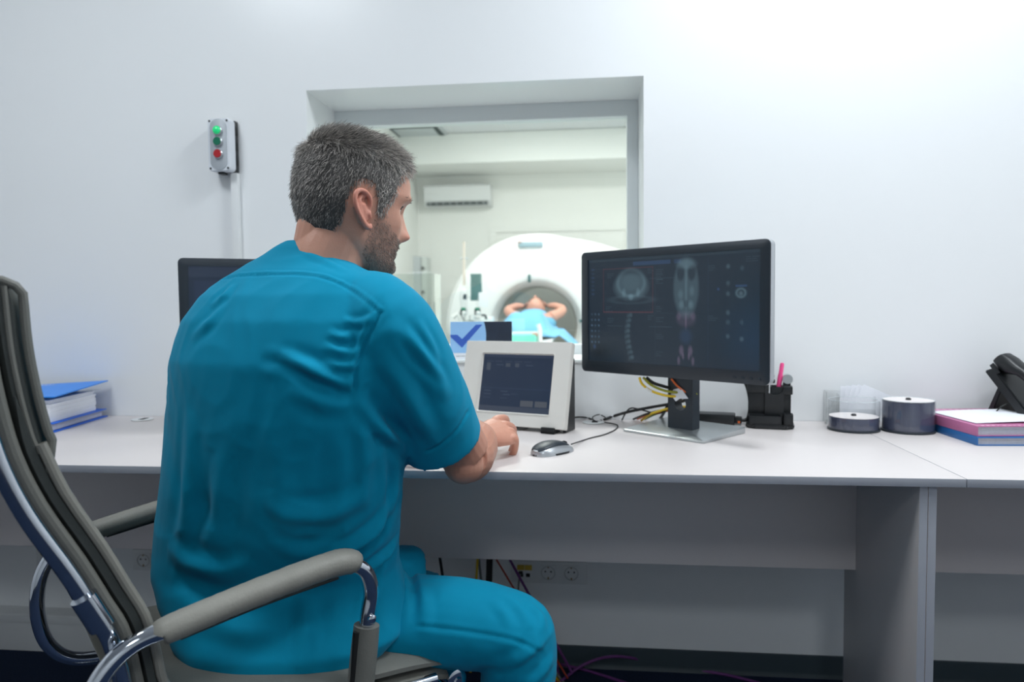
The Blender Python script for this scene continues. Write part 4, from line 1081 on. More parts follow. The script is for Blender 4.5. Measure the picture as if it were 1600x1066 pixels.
# ------------------------------------------------------------------ patient lying with arms raised
pat = thing('person', 'patient lying in the scanner with arms folded behind the head', 'person', (g0.x, g0.y, 0), GA)
mb = MB()
hz = TZ + .215
mb.ellipsoid((0, -.10, hz), (.080, 0, 0), (0, .115, .02), (0, -.02, .10), 24, 14)          # head, crown into the bore
mb.ellipsoid((0, -.165, hz + .015), (.055, 0, 0), (0, .05, 0), (0, 0, .060), 20, 12)        # jaw
mb.ellipsoid((0, -.135, hz + .108), (.014, 0, 0), (0, .026, 0), (0, 0, .020), 12, 8)        # nose
for s in (-1, 1):
    mb.ellipsoid((s * .080, -.09, hz - .005), (.012, 0, 0), (0, .018, 0), (0, 0, .03), 12, 8)
    mb.tube([(s * .15, -.30, TZ + .13), (s * .235, -.20, TZ + .17), (s * .265, -.13, TZ + .205)], [.055, .046, .040], 16, smooth=4)
    mb.tube([(s * .265, -.13, TZ + .205), (s * .19, -.07, TZ + .235), (s * .12, -.03, TZ + .235)], [.040, .034, .026], 16, smooth=4)
    mb.ellipsoid((s * .085, -.02, TZ + .238), (.045, .01, 0), (0, .030, 0), (0, 0, .018), 16, 10)
    for q in range(4):
        mb.tube([(s * (.075 - .004 * q), -.045 + .018 * q, TZ + .245), (s * .045, -.04 + .018 * q, TZ + .258), (s * .020, -.035 + .018 * q, TZ + .262)], [.010, .009, .007], 8)
    mb.tube([(s * .10, -.05, TZ + .245), (s * .085, -.075, TZ + .268), (s * .07, -.085, TZ + .275)], [.011, .010, .008], 8)
    mb.tube([(s * .08, -.95, TZ + .09), (s * .085, -1.2, TZ + .075), (s * .085, -1.42, TZ + .065)], [.085, .060, .045], 14)
mb.tube([(0, -.20, TZ + .13), (0, -.30, TZ + .12), (0, -.55, TZ + .12), (0, -.80, TZ + .11), (0, -1.0, TZ + .10)], [.06, .13, .125, .115, .12], 24, flat=(.5, 1.3))
me = remesh(mb, .009, 4, 'body')
P = verts_np(me); base = np.array(lin((214, 160, 140))); c_ = np.tile(base, (len(P), 1))
hand_shade = (np.abs(P[:, 0]) < .13) & (P[:, 1] > -.06) & (P[:, 2] > TZ + .205) & (np.abs(P[:, 0]) > .03); c_[hand_shade] *= .55  # shadow on the hands beside the head, painted into the skin tone
set_color(me, 'skin_tone', c_); me.materials.append(MATS['skin'])
link('body', me, pat)
mb = MB(); mb.ellipsoid((0, -.06, hz + .01), (.088, 0, 0), (0, .10, .0), (0, .0, .098), 24, 12)
mb.obj('hair', mat('brown_hair', (84, 56, 44), .6, var=.2, scale=40), pat)
mb = MB(); mb.loft([[Vector((.205 * math.cos(2 * PI * k / 24), y, TZ + .075 + hq * .8 * math.sin(2 * PI * k / 24))) for k in range(24)] for y, hq in ((-.22, .06), (-.28, .115), (-.5, .12), (-.8, .11), (-.95, .09))])
mb.obj('gown', 'gown_blue', pat)
t = tag(MB().ellipsoid((0, 0, 0), (.20, 0, 0), (0, .12, 0), (0, 0, .05), 28, 14).obj('head_pillow', 'pillow_teal'), 'dark teal pillow under the head of the patient', 'pillow'); t.location = G(0, -.08, TZ + .065); t.rotation_euler.z = GA
# draped sheet
mb = MB(); nx, ny = 32, 26; sx = []
def drape(u, v):                                           # u -1..1 across, v 0..1 from chest to feet
    x = u * (.30 + .03 * v); y = -.27 - 1.32 * v
    body = (.180 - .035 * v) * math.exp(-(u / .62) ** 4) + .02 * math.cos(9 * v + 3 * u) * math.exp(-(u / .7) ** 2) + (.018 * math.exp(-((abs(u) - .28) / .13) ** 2) if v > .45 else 0)
    body *= 1 - max(0, (v - .86) / .14) ** 2 * .93
    z_ = TZ + .012 + body
    if abs(u) > .80:
        k = (abs(u) - .80) / .20
        if u > 0: x = .265 + .16 * k + .05 * v * k; z_ = TZ + .035 - .16 * k
        else: x = -.245 - .02 * k; z_ = TZ + .03 - .07 * k
    return Vector((x, y + .012 * math.sin(8 * u), z_))
top = [[drape(-1 + 2 * i / nx, j / ny) for i in range(nx + 1)] for j in range(ny + 1)]
rings = [r_ + [p - Vector((0, 0, .006)) for p in reversed(r_)] for r_ in top]
mb.loft(rings)
o = mb.obj('blanket', 'sheet_blue', smooth=70); o.location = (g0.x, g0.y, 0); o.rotation_euler.z = GA
tag(o, 'light blue sheet draped over the patient', 'blanket')

# ------------------------------------------------------------------ contrast injector on its stand
ib = at(741, 470, 5.6)
t = thing('contrast_injector', 'white twin syringe contrast injector on a stand by the couch', 'injector', (ib.x, ib.y, 0))
def I(px, py, dy=0):
    p = atY(px, py, ib.y + dy); return Vector((p.x - ib.x, dy, p.z))
px1 = 1127 / 5.6
MB().lathe([(0, 0), (.24, 0), (.24, .03), (.05, .06), (.03, .07), (0, .07)], n=28).obj('stand_base', 'scan_grey', t)
MB().tube([(0, 0, .06), (0, 0, I(741, 500).z)], .022, 14).obj('stand_pole', 'scan_grey', t)
MB().box(I(716, 503, -.05), I(773, 495, .08), .01).obj('tray', 'scan_white', t)
MB().box(I(735, 470, -.02), I(753, 428, .03), .006).obj('display', 'panel_green', t)
MB().box(I(728, 466, -.05), I(738, 431, .05), .015).obj('power_head', 'scan_white', t)
MB().tube([I(725, 446), I(725, 404), I(725, 378)], .010, 10).obj('drip_pole', mat('pole_cream', (228, 216, 204), .4), t)
MB().tube([I(719, 404), I(731, 404)], .007, 8).obj('drip_hook', 'scan_grey', t)
for px_ in (724, 746):
    MB().tube([I(px_, 492, -.06), I(px_, 484, -.06)], .024, 14).obj('knob', 'black_plastic', t)
    MB().tube([I(px_, 484, -.06), I(px_, 481, -.06)], .020, 14).obj('syringe_collar', mat('green_cap', (20, 140, 100), .4), t)
    MB().tube([I(px_ + 2, 481, -.06), I(px_ + 2, 466, -.06), I(px_ + 2, 463, -.06)], [.018, .018, .006], 14).obj('syringe', 'clear_acrylic', t)
    MB().ellipsoid(I(px_ + 1, 489, -.10), (.018, 0, 0), (0, .018, 0), (0, 0, .018), 14, 8).obj('valve', 'white_plastic', t)
for px_ in (730, 738):
    MB().tube([I(px_, 500, -.08), I(px_, 492, -.08)], .02, 12).obj('vial', 'white_plastic', t)
MB().box(I(748, 480, -.09), I(762, 457, -.075), .003).obj('instruction_card', 'paper', t)
MB().tube([I(752, 493, -.05), I(758, 493, -.05), I(760, 499, -.05)], .008, 8, smooth=3).obj('cable_arm', 'black_rubber', t)
MB().tube([I(708, 496, -.05), I(716, 490, -.05), I(722, 503, -.05)], .022, 10).obj('side_arm', 'scan_white', t)
MB().tube([I(726, 468, -.04), I(727, 460, -.04)], .015, 10).obj('dark_knob', 'bezel', t)

# ------------------------------------------------------------------ electrical cabinet and lead-glass screen at the left
ep = atY(650, 437, 6.2)
a = atY(633, 401, 6.15); b = atY(667, 475, 6.15)
t = thing('electrical_cabinet', 'pale grey wall cabinet with a dark door gap left of the scanner', 'cabinet', ((a.x + b.x) / 2, SY1, (a.z + b.z) / 2))
hw, hh = (b.x - a.x) / 2, (a.z - b.z) / 2
MB().box((-hw, -.25, -hh), (hw * .45, -.0005, hh), .006).obj('body', 'scan_grey', t)
MB().box((hw * .50, -.245, -hh * .98), (hw, -.0005, hh * .98), .006).obj('door', mat('cab_door', (214, 220, 216), .4), t)
MB().box((hw * .44, -.22, -hh * .95), (hw * .51, -.0006, hh * .95)).obj('door_gap', mat('gap_teal', (60, 84, 84), .6), t)
for z_ in (-hh * .5, hh * .5): MB().tube([(hw * .68, -.25, z_), (hw * .68, -.262, z_)], .02, 12).obj('latch', 'cable_grey', t)
a = atY(600, 428, 2.9); b = atY(690, 428, 2.9)
t = thing('radiation_screen', 'frosted glass screen with pale post behind the man', 'screen', (a.x, 2.9, 0))
wv = b.x - a.x
MB().box((0, -.008, .12), (wv - .05, .008, a.z), .003).obj('glass_panel', 'screen_partition', t)
MB().box((wv - .05, -.02, 0), (wv - .012, .02, a.z - .01), .004).obj('post', mat('post_grey', (205, 210, 204), .4), t)
MB().box((wv - .052, -.022, .0), (wv - .046, .022, a.z - .2), .001).obj('post_groove', mat('groove', (120, 132, 128), .5), t)
MB().box((-.02, -.03, 0), (wv, .03, .12), .004).obj('foot_rail', 'scan_grey', t)
# ================================================================== SEATED MAN
pb = at(450, 1100, 1.28)
man = thing('person', 'man in teal medical scrubs with short grey hair seated at the desk', 'person', (0, 0, 0))

# ---- head shape in its own frame: x forward, y left, z up, origin mid-head
HEAD_C = at(550, 319, 1.265); HEAD_YAW = math.radians(41); HEAD_PITCH = math.radians(8); HS = 1.035
HM = Matrix.Translation(HEAD_C) @ Matrix.Rotation(HEAD_YAW, 4, 'Z') @ Matrix.Rotation(HEAD_PITCH, 4, 'Y') @ Matrix.Rotation(math.radians(1.5), 4, 'X') @ Matrix.Scale(HS, 4)
HMI = HM.inverted()
ZL = [-.116, -.112, -.104, -.092, -.080, -.066, -.052, -.040, -.020, 0.0, .020, .045, .070, .090, .105, .1125, .116]
XF = [.060, .074, .0835, .0855, .083, .0865, .0865, .0865, .0850, .0850, .0955, .0945, .086, .072, .048, .028, .006]
XB = [.020, .002, -.012, -.026, -.045, -.066, -.078, -.084, -.092, -.0965, -.0985, -.0975, -.091, -.078, -.057, -.036, -.014]
WD = [.018, .032, .044, .053, .0585, .0625, .066, .069, .0735, .0765, .0775, .0765, .071, .061, .044, .028, .010]
def hprof(z):
    return np.interp(z, ZL, XF), np.interp(z, ZL, XB), np.interp(z, ZL, WD)
def smooth_tab(T):
    zz = np.linspace(-.116, .116, 233); v = np.interp(zz, ZL, T)
    k = np.ones(9) / 9; vp = np.pad(v, 4, mode='edge'); return zz, np.convolve(vp, k, 'valid')
ZZ, SXF = smooth_tab(XF); _, SXB = smooth_tab(XB); _, SWD = smooth_tab(WD)
def gz(v, c, s): return math.exp(-((v - c) / s) ** 2)
def head_pt(z, a):
    """a: 0 = front, +90 deg = left"""
    xf = float(np.interp(z, ZZ, SXF)); xb = float(np.interp(z, ZZ, SXB)); w_ = float(np.interp(z, ZZ, SWD))
    xm = xb + (xf - xb) * .46
    ca, sa = math.cos(a), math.sin(a)
    p = .84 if ca > 0 else .93
    if z < -.03 and ca > 0: p = .84 + .16 * min(1, (-.03 - z) / .05)
    x = xm + (xf - xm if ca > 0 else xm - xb) * math.copysign(abs(ca) ** p, ca)
    y = w_ * math.copysign(abs(sa) ** p, sa)
    if ca > 0:
        ay = abs(y)
        nose = 0
        if -.058 < z < .030:
            t = (z - .022) / (-.037 - .022)
            nose = (.004 + .0245 * max(0, min(1, t)) ** 1.25) if z > -.037 else .0285 * max(0, 1 - ((-.037 - z) / .017) ** 1.6)
            if z > .022: nose *= max(0, 1 - (z - .022) / .008)
        sw = .0085 + .0065 * max(0, min(1, (.02 - z) / .055))
        x += nose * math.exp(-(y / sw) ** 2)
        x += .0075 * math.exp(-(((ay - .0135) / .0065) ** 2)) * gz(z, -.040, .0085)      # nostril wings
        x -= .0115 * math.exp(-(((ay - .032) / .016) ** 2)) * gz(z, .002, .0125)           # eye sockets
        x += .0055 * math.exp(-(((ay - .030) / .022) ** 2)) * gz(z, .021, .0085)           # brow ridge
        x += .0035 * math.exp(-(((ay - .052) / .016) ** 2)) * gz(z, -.022, .018)           # cheek bones
        x += .0060 * math.exp(-(y / .021) ** 2) * (gz(z, -.0625, .0045) + .95 * gz(z, -.0745, .0055)) - .0035 * math.exp(-(y / .024) ** 2) * gz(z, -.0685, .0022)
        x -= .0030 * math.exp(-(y / .024) ** 2) * gz(z, -.084, .006)
        x += .0055 * math.exp(-(y / .021) ** 2) * gz(z, -.100, .011)
    if ca < .55 and abs(sa) > .5 and z < -.03:                                            # jaw angle
        y *= 1 + .05 * gz(x, -.005, .02) * gz(z, -.065, .02)
    return Vector((x, y, z))
NZ_, NA_ = 96, 112
body = MB()
rings = []
for i in range(NZ_ + 1):
    t = i / NZ_; z = -.1158 + .2316 * (0.5 - 0.5 * math.cos(PI * t)) * .999
    rings.append([HM @ head_pt(z, 2 * PI * k / NA_) for k in range(NA_)])
body.loft(rings)
# ears
def ear(side):
    mb = MB()
    def E(x, z, o): return HM @ Vector((-.008 + x * .88 - z * .20, side * (.0735 + o * .9), -.019 + z * .80))
    hel = [(.010, .004, .004), (.013, .016, .006), (.011, .027, .009), (.002, .035, .012), (-.010, .035, .015), (-.019, .027, .017), (-.0225, .014, .018), (-.021, .001, .017), (-.015, -.012, .014), (-.007, -.024, .010), (.000, -.0315, .007), (.0065, -.031, .005), (.0085, -.024, .003)]
    mb.tube([E(*p) for p in hel], [.0032, .0036, .0040, .0042, .0042, .0042, .0040, .0038, .0038, .0042, .0052, .0050, .0036], 10, smooth=4)
    anti = [(.002, .026, .006), (-.008, .022, .010), (-.0125, .010, .0125), (-.0115, -.003, .0115), (-.005, -.014, .008), (.002, -.018, .005)]
    mb.tube([E(*p) for p in anti], [.0026, .0034, .0036, .0034, .0034, .0026], 10, smooth=4)
    mb.tube([E(.009, .002, .003), E(.0075, -.006, .006), E(.009, -.014, .003)], [.0035, .0045, .0035], 10, smooth=4)
    base = [E(x * .86, z * .92, o - .0065) for x, z, o in hel]
    c = sum(base, Vector()) / len(base)
    mb.tube([E(-.004, .012, -.004), E(-.008, .006, .001), E(-.004, -.006, .001), E(.001, -.020, -.001)], [.010, .012, .010, .008], 12)
    # thin shell closing the ear behind the rim
    R1 = base; R2 = [E(x * .86, z * .92, o - .0095) for x, z, o in hel]
    mb.loft([R2, R1])
    return mb
for sd in (-1, 1):
    e = ear(sd); body.add(e.v, e.f)
# neck and trunk core (under the scrubs)
def A(px, py, d): return at(px, py, d)
body.tube([A(498, 452, 1.245), A(508, 415, 1.243), A(522, 380, 1.247), A(536, 345, 1.253), A(542, 318, 1.258)], [.074, .064, .0585, .057, .055], 28, smooth=4)
body.tube([HM @ Vector((-.040, 0, -.020)), HM @ Vector((-.050, 0, -.070)), A(512, 392, 1.250), A(506, 420, 1.255)], [.040, .041, .047, .052], 20, smooth=3)
body.tube([A(490, 470, 1.25), A(478, 560, 1.27), A(470, 640, 1.29), A(465, 720, 1.31)], [.07, .10, .10, .08], 24, smooth=3)
# arms
SH_R, EL_R, WR_R = A(604, 512, 1.155), A(726, 706, 1.315), A(752, 684, 1.545)
SH_L, EL_L, WR_L = A(356, 512, 1.33), A(400, 725, 1.50), Vector((-.505, -.606, .792))
def lerp(a, b, t): return a + (b - a) * t
dn = Vector((0, 0, -1))
body.tube([A(520, 500, 1.22), SH_R, lerp(SH_R, EL_R, .35), lerp(SH_R, EL_R, .75), EL_R], [.06, .062, .055, .050, .047], 22, smooth=4)
body.tube([EL_R + dn * .012, lerp(EL_R, WR_R, .12) + dn * .012, lerp(EL_R, WR_R, .34), lerp(EL_R, WR_R, .7), WR_R], [.042, .0505, .0525, .042, .031], 22, smooth=4)
body.ellipsoid(EL_R + Vector((0.0, -.012, -.022)), (.036, 0, 0), (0, .034, 0), (0, 0, .034))
body.tube([A(440, 500, 1.28), SH_L, lerp(SH_L, EL_L, .4), EL_L], [.06, .06, .054, .046], 20, smooth=4)
body.tube([EL_L, lerp(EL_L, WR_L, .3), lerp(EL_L, WR_L, .7), WR_L], [.046, .047, .036, .028], 20, smooth=4)
def hand(wrist, yaw, pitch, roll, side, curls, thumb):
    """x along the fingers, y towards the thumb (mirrored by side), z to the back of the hand"""
    Hm = Matrix.Translation(wrist) @ Matrix.Rotation(yaw, 4, 'Z') @ Matrix.Rotation(pitch, 4, 'Y') @ Matrix.Rotation(roll, 4, 'X')
    mb = MB(); n = 20
    def S(x, y, z): return Hm @ Vector((x, y * side, z))
    prof = [(-.015, .024, .020, 0), (.010, .027, .019, 0), (.035, .036, .018, .001), (.060, .0415, .0165, .002), (.080, .042, .0145, .003), (.092, .036, .010, .003)]
    mb.loft([[S(x, w_ * math.copysign(abs(math.cos(2 * PI * k / n)) ** .75, math.cos(2 * PI * k / n)) + .001, h * math.sin(2 * PI * k / n) + z0) for k in range(n)] for x, w_, h, z0 in prof])
    root = [(.086, .0330), (.091, .0115), (.087, -.0110), (.077, -.0320)]
    seg = [(.043, .026, .022), (.047, .030, .023), (.043, .027, .022), (.034, .021, .020)]
    rad = [.0090, .0093, .0088, .0078]
    for q in range(4):
        x, y = root[q]; z = .003; a = 0; sp = (1.5 - q) * .12
        pts = [S(x - .022, y * .85, z), S(x, y, z + .004)]; rr = [rad[q] * .95, rad[q] * 1.28]
        for k in range(3):
            a += curls[q][k]
            x += seg[q][k] * math.cos(a) * math.cos(sp); y += seg[q][k] * math.cos(a) * math.sin(sp); z -= seg[q][k] * math.sin(a)
            pts.append(S(x, y, z)); rr.append(rad[q] * (1.10, .95, .80)[k])
        d = (pts[-1] - pts[-2]).normalized(); pts.append(pts[-1] + d * .004); rr.append(rad[q] * .45)
        P2, R2 = catmull(pts, rr, 4)
        mb.loft(tube_rings(P2, R2, 12))
    tp_ = [S(*p) for p in thumb]
    P2, R2 = catmull(tp_, [.016, .0145, .0115, .0105, .006], 4)
    mb.loft(tube_rings(P2, R2, 14))
    return mb
c20 = math.radians(1)
h = hand(WR_R, math.radians(60), math.radians(0), math.radians(32), 1,
         [[.10, .40, .30], [.30, .55, .35], [.62, .60, .35], [.95, .50, .30]], [(.012, .020, -.004), (.032, .042, -.012), (.056, .054, -.022), (.080, .056, -.030), (.090, .054, -.033)])
body.add(h.v, h.f)
h = hand(WR_L, math.radians(2), math.radians(5), math.radians(-6), -1,
         [[.25, .35, .2], [.3, .4, .2], [.35, .45, .25], [.4, .5, .3]], [(.012, .016, -.004), (.035, .029, -.008), (.060, .034, -.012), (.085, .033, -.015), (.095, .031, -.017)])
body.add(h.v, h.f)
me = remesh(body, .0019, 2, 'body')
# skin colours: stubble on the jaw, warmer ears, lips and knuckles
P = verts_np(me); n = len(P)
Ph = np.array(HMI.to_3x3()) @ P.T + np.array(HMI.translation)[:, None]; Ph = Ph.T
base = np.array(lin((206, 152, 130))); c_ = np.tile(base, (n, 1))
inhead = (Ph[:, 2] > -.13) & (np.abs(Ph[:, 0]) < .15) & (np.abs(Ph[:, 1]) < .11) & (Ph[:, 2] < .13)
def mixc(mask, rgb, k):
    global c_
    m = np.clip(mask, 0, 1)[:, None] * k; c_ = c_ * (1 - m) + np.array(lin(rgb)) * m
def sstep(a, b, x): t = np.clip((x - a) / (b - a), 0, 1); return t * t * (3 - 2 * t)
hx, hy, hz_ = Ph[:, 0], Ph[:, 1], Ph[:, 2]
earm = inhead * (np.abs(hy) > .0775) * sstep(-.06, -.05, hz_) * sstep(.03, .02, hz_) * (np.abs(hx + .012) < .035); mixc(earm.astype(float), (212, 134, 116), .6)
cheek_line = -.022 - .45 * np.clip(hx - .03, 0, .1)
beard = inhead * sstep(.008, .022, hx) * sstep(0, -.014, hz_ - cheek_line) * sstep(-.122, -.112, hz_)
mixc(beard, (140, 114, 102), .5)
lips = inhead * np.exp(-(hy / .022) ** 2) * np.exp(-((hz_ + .0685) / .008) ** 2) * (hx > .07); mixc(lips, (184, 104, 98), .7)
noset = inhead * np.exp(-((hx - .112) / .012) ** 2) * np.exp(-((hz_ + .036) / .014) ** 2); mixc(noset, (206, 116, 100), .5)
nostr = inhead * np.exp(-((np.abs(hy) - .0085) / .004) ** 2) * np.exp(-((hz_ + .0475) / .004) ** 2) * (hx > .085); mixc(nostr, (80, 36, 32), .9)
neckr = (1 - inhead) * (P[:, 2] > 1.1); mixc(neckr.astype(float), (196, 136, 114), .4)
fore = (P[:, 2] < .86).astype(float); mixc(fore, (202, 142, 120), .5)
red = np.array([noise.noise(Vector(p) * 40) for p in P[::1]]) if n < 5000 else None
set_color(me, 'skin_tone', c_)
me.materials.append(MATS['skin'])
skin = link('body', me, man)
print('skin verts', n)

# ---- eyes
for sd in (-1, 1):
    c = HM @ Vector((.0625, sd * .032, .002))
    e = MB().ellipsoid(c, (.0125, 0, 0), (0, .0125, 0), (0, 0, .0125)).obj('eye', 'eye_white', man)
    f = (HM.to_3x3() @ Vector((1, sd * .02, -.12))).normalized()
    u_ = f.orthogonal().normalized(); v_ = f.cross(u_)
    MB().ellipsoid(c + f * .0082, u_ * .0066, v_ * .0062, f * .0052).obj('iris', 'iris', e)
    mb = MB()
    for zz, o in ((.0098, 0.002), (-.0065, .0)):
        mb.tube([HM @ Vector((.0735 - abs(q) * .010 + o, sd * (.032 + .0155 * q), .002 + zz * (1 - .55 * q * q))) for q in (-1, -.5, 0, .5, 1)], .0024, 8, smooth=3)
    mb.obj('eyelid', mat('lid_skin', (176, 118, 100), .5), e)
    MB().tube([HM @ Vector((.0785 - abs(q) * .011, sd * (.032 + .0165 * q), .0085 - .0075 * q * q)) for q in (-1, -.5, 0, .5, 1)], .0013, 6, smooth=3).obj('eyelash', mat('lash', (36, 28, 26), .6), e)

# ---- hair, brows and stubble as real strands
def in_poly(x, z, poly):
    ins = False; j = len(poly) - 1
    for i in range(len(poly)):
        xi, zi = poly[i]; xj, zj = poly[j]
        if (zi > z) != (zj > z) and x < (xj - xi) * (z - zi) / (zj - zi) + xi: ins = not ins
        j = i
    return ins
HAIR = [(.084, .078), (.073, .060), (.060, .046), (.053, .030), (.046, .010), (.036, -.006), (.030, -.022), (.016, -.020), (.013, .004), (.006, .022), (-.012, .026), (-.028, .018), (-.035, -.004), (-.036, -.036), (-.040, -.056), (-.052, -.074), (-.075, -.084), (-.14, -.086), (-.14, .2), (.12, .2), (.12, .078)]
BEARD = [(.030, -.010), (.018, -.012), (.008, -.045), (.004, -.080), (.016, -.112), (.05, -.125), (.11, -.125), (.11, -.045), (.094, -.050), (.072, -.046), (.050, -.036)]
def hnormal(z, a):
    e = .004
    d1 = head_pt(min(z + .0015, .1155), a) - head_pt(max(z - .0015, -.1155), a); d2 = head_pt(z, a + .02) - head_pt(z, a - .02)
    nn = d2.cross(d1); return nn.normalized() if nn.length > 0 else Vector((0, 0, 1))
def strands(name, spec, count, color_fn, rad, parent, shells=None):
    V = []; Fc = []; Cc = []
    made = 0; tries = 0
    while made < count and tries < count * 12:
        tries += 1
        q = random.random()
        z = random.uniform(-.1155, .1155) if q > .22 else random.uniform(.07, .1157)
        a = random.uniform(0, 2 * PI)
        p = head_pt(z, a); wgt = (abs(p.y) + .02) / .09
        s = spec(p, z, a)
        if s is None: continue
        L_, dirv, kn, seg = s
        nn = hnormal(z, a)
        if z > .105: nn = (nn + Vector((0, 0, 1))).normalized()
        t = (dirv - nn * dirv.dot(nn)); t = t.normalized() if t.length > 1e-5 else nn.orthogonal()
        t = (t + Vector((random.gauss(0, .28), random.gauss(0, .28), random.gauss(0, .28)))).normalized()
        pts = [p - nn * .0008]; cur = p.copy()
        for k in range(seg):
            f = (k + .5) / seg
            d = (nn * (kn * (1 - .75 * f)) + t * (.55 + .6 * f)).normalized()
            cur = cur + d * (L_ / seg); pts.append(cur.copy())
        pts = [HM @ x for x in pts]
        col_ = color_fn(p)
        ax = (pts[-1] - pts[0]).normalized(); u_ = ax.orthogonal().normalized(); v_ = ax.cross(u_)
        o = len(V)
        for k, x in enumerate(pts):
            r_ = rad * (1 - .72 * k / seg)
            for m in range(3):
                an = 2 * PI * m / 3
                V.append(x + u_ * (r_ * math.cos(an)) + v_ * (r_ * math.sin(an))); Cc.append(col_)
        for k in range(seg):
            for m in range(3):
                m2 = (m + 1) % 3
                Fc.append((o + k * 3 + m, o + k * 3 + m2, o + k * 3 + 3 + m2, o + k * 3 + 3 + m))
        made += 1
    if shells:
        o = len(V); V += shells[0]; Fc += [tuple(i + o for i in f) for f in shells[1]]; Cc += shells[2]
    me = bpy.data.meshes.new(name); me.from_pydata([tuple(v) for v in V], [], Fc)
    set_color(me, 'hair_tone', np.array(Cc)); me.materials.append(MATS['hair'])
    me.polygons.foreach_set('use_smooth', [True] * len(me.polygons))
    o = link(name, me, parent); o['kind'] = 'stuff'
    return o
def hair_spec(p, z, a):
    if not in_poly(p.x, p.z, HAIR): return None
    if abs(p.y) > .055 and p.x > .045 and z < .055 and random.random() < .3: return None
    top = max(0, min(1, (p.z - .055) / .045)); front = max(0, min(1, (p.x - .0) / .08))
    L_ = .009 + .007 * top + .010 * top * front + (.003 if p.z > .0 else 0)
    if p.z < -.045: L_ = .007
    if p.x > .03 and p.z < .05: L_ = .009
    if (p - Vector((-.055, .015, .10))).length < .05: L_ += .005 * random.random()
    L_ *= random.uniform(.7, 1.15)
    if p.x > .055 and p.z > .068: L_ *= 1.15; d = Vector((.8, random.gauss(-.1, .3), .35 + random.gauss(0, .3)))
    else:
        d = Vector((.9, 0, .1)) * top + Vector((-.30, 0, -1.0)) * (1 - top)
    if p.x > .02 and p.z < .05: d = Vector((-.35, 0, -1))
    return L_, d, .50 + .45 * top, 3
def hair_col(p):
    g = .33 + .30 * max(0, min(1, (p.x + .02) / .09)) + .10 * max(0, (p.z - .06) / .05)
    if p.z < .05 and p.x > .02: g += .12
    v = 80 + 175 * max(0, min(1, random.gauss(g, .26)))
    return lin((v, v * .965, v * .93))
# dark under-layer hugging the scalp
SV, SF, SC = [], [], []
gi = {}
for i in range(61):
    z = -.088 + (.1157 + .088) * i / 60
    for k in range(120):
        a = 2 * PI * k / 120; p = head_pt(z, a)
        if in_poly(p.x + (.004 if p.x > 0 else 0), p.z - .003, HAIR):
            gi[(i, k)] = len(SV); nn = hnormal(z, a) if z < .11 else Vector((0, 0, 1)); SV.append(HM @ (p + nn * .0022)); vv = 74 + 28 * max(0, p.x / .08); SC.append(lin((vv, vv * .96, vv * .92)))
for i in range(60):
    for k in range(120):
        q = [(i, k), (i, (k + 1) % 120), (i + 1, (k + 1) % 120), (i + 1, k)]
        if all(x in gi for x in q): SF.append(tuple(gi[x] for x in q))
strands('hair', hair_spec, 21000, hair_col, .00048, man, (SV, SF, SC))
def beard_spec(p, z, a):
    if not in_poly(p.x, p.z, BEARD): return None
    if math.cos(a) < -.2: return None
    if abs(p.z + .0685) < .0075 and abs(p.y) < .022 and p.x > .07: return None
    if p.z > -.050 and p.x > .088: return None
    dens = .35 + .65 * max(0, min(1, (-.03 - p.z) / .05))
    if random.random() > dens: return None
    return random.uniform(.0022, .0048), Vector((.1, 0, -1)), .75, 2
def beard_col(p):
    v = 64 + 165 * max(0, min(1, random.gauss(.38 + (.2 if p.x > .075 and p.z < -.085 else 0), .22)))
    return lin((v, v * .92, v * .86))
strands('beard_stubble', beard_spec, 7500, beard_col, .00026, man)
def brow_spec(p, z, a):
    if not (.0175 < p.z < .0265 and .012 < abs(p.y) < .056 and p.x > .04): return None
    return random.uniform(.005, .007), Vector((-.5, math.copysign(1, p.y), -.05)), .12, 2
strands('eyebrow', brow_spec, 900, lambda p: lin((random.uniform(50, 100),) * 3), .0004, man)

# ---- trousers
def wrinkle(me, amp):
    """soft irregular creases of loose cotton"""
    P = verts_np(me); Nn = normals_np(me); D = np.zeros(len(P))
    for i, p in enumerate(P):
        q = Vector(p)
        wv = noise.noise_vector(q * 5.0) * .35
        a = noise.noise((q * 9.0 + wv * 3)); b = noise.noise(Vector((q.x * 16, q.y * 16, q.z * 9)) + wv * 6)
        D[i] = amp * (.9 * a + .9 * (1 - 2.2 * abs(b)) * .6)
    set_verts(me, P + Nn * D[:, None])
tr = MB()
FW = Vector((math.cos(math.radians(56)), math.sin(math.radians(56)), 0)); RT = Vector((FW.y, -FW.x, 0)); UP = Vector((0, 0, 1))
tr.ellipsoid(A(450, 1000, 1.36), RT * .190, FW * .14, UP * .125, 32, 18)
def limb(mb, pts, rad, flat=(1, 1), n=28): mb.tube(pts, rad, n, smooth=5, flat=flat)
limb(tr, [A(480, 972, 1.36), A(600, 968, 1.365), A(720, 973, 1.355), A(800, 987, 1.34), A(815, 1000, 1.34)], [.092, .091, .088, .078, .073], (.90, 1.08))
limb(tr, [A(806, 990, 1.338), A(812, 1030, 1.338), A(803, 1110, 1.335), A(790, 1230, 1.325), A(782, 1370, 1.31)], [.073, .070, .066, .064, .066])
limb(tr, [A(470, 965, 1.38), A(555, 930, 1.48), A(630, 900, 1.585), A(645, 900, 1.60)], [.095, .085, .070, .064], (.92, 1.05))
limb(tr, [A(640, 900, 1.595), A(640, 950, 1.59), A(636, 1040, 1.58), A(630, 1160, 1.57), A(626, 1190, 1.57)], [.066, .064, .060, .062, .062])
tme = remesh(tr, .0045, 8, 'trousers')
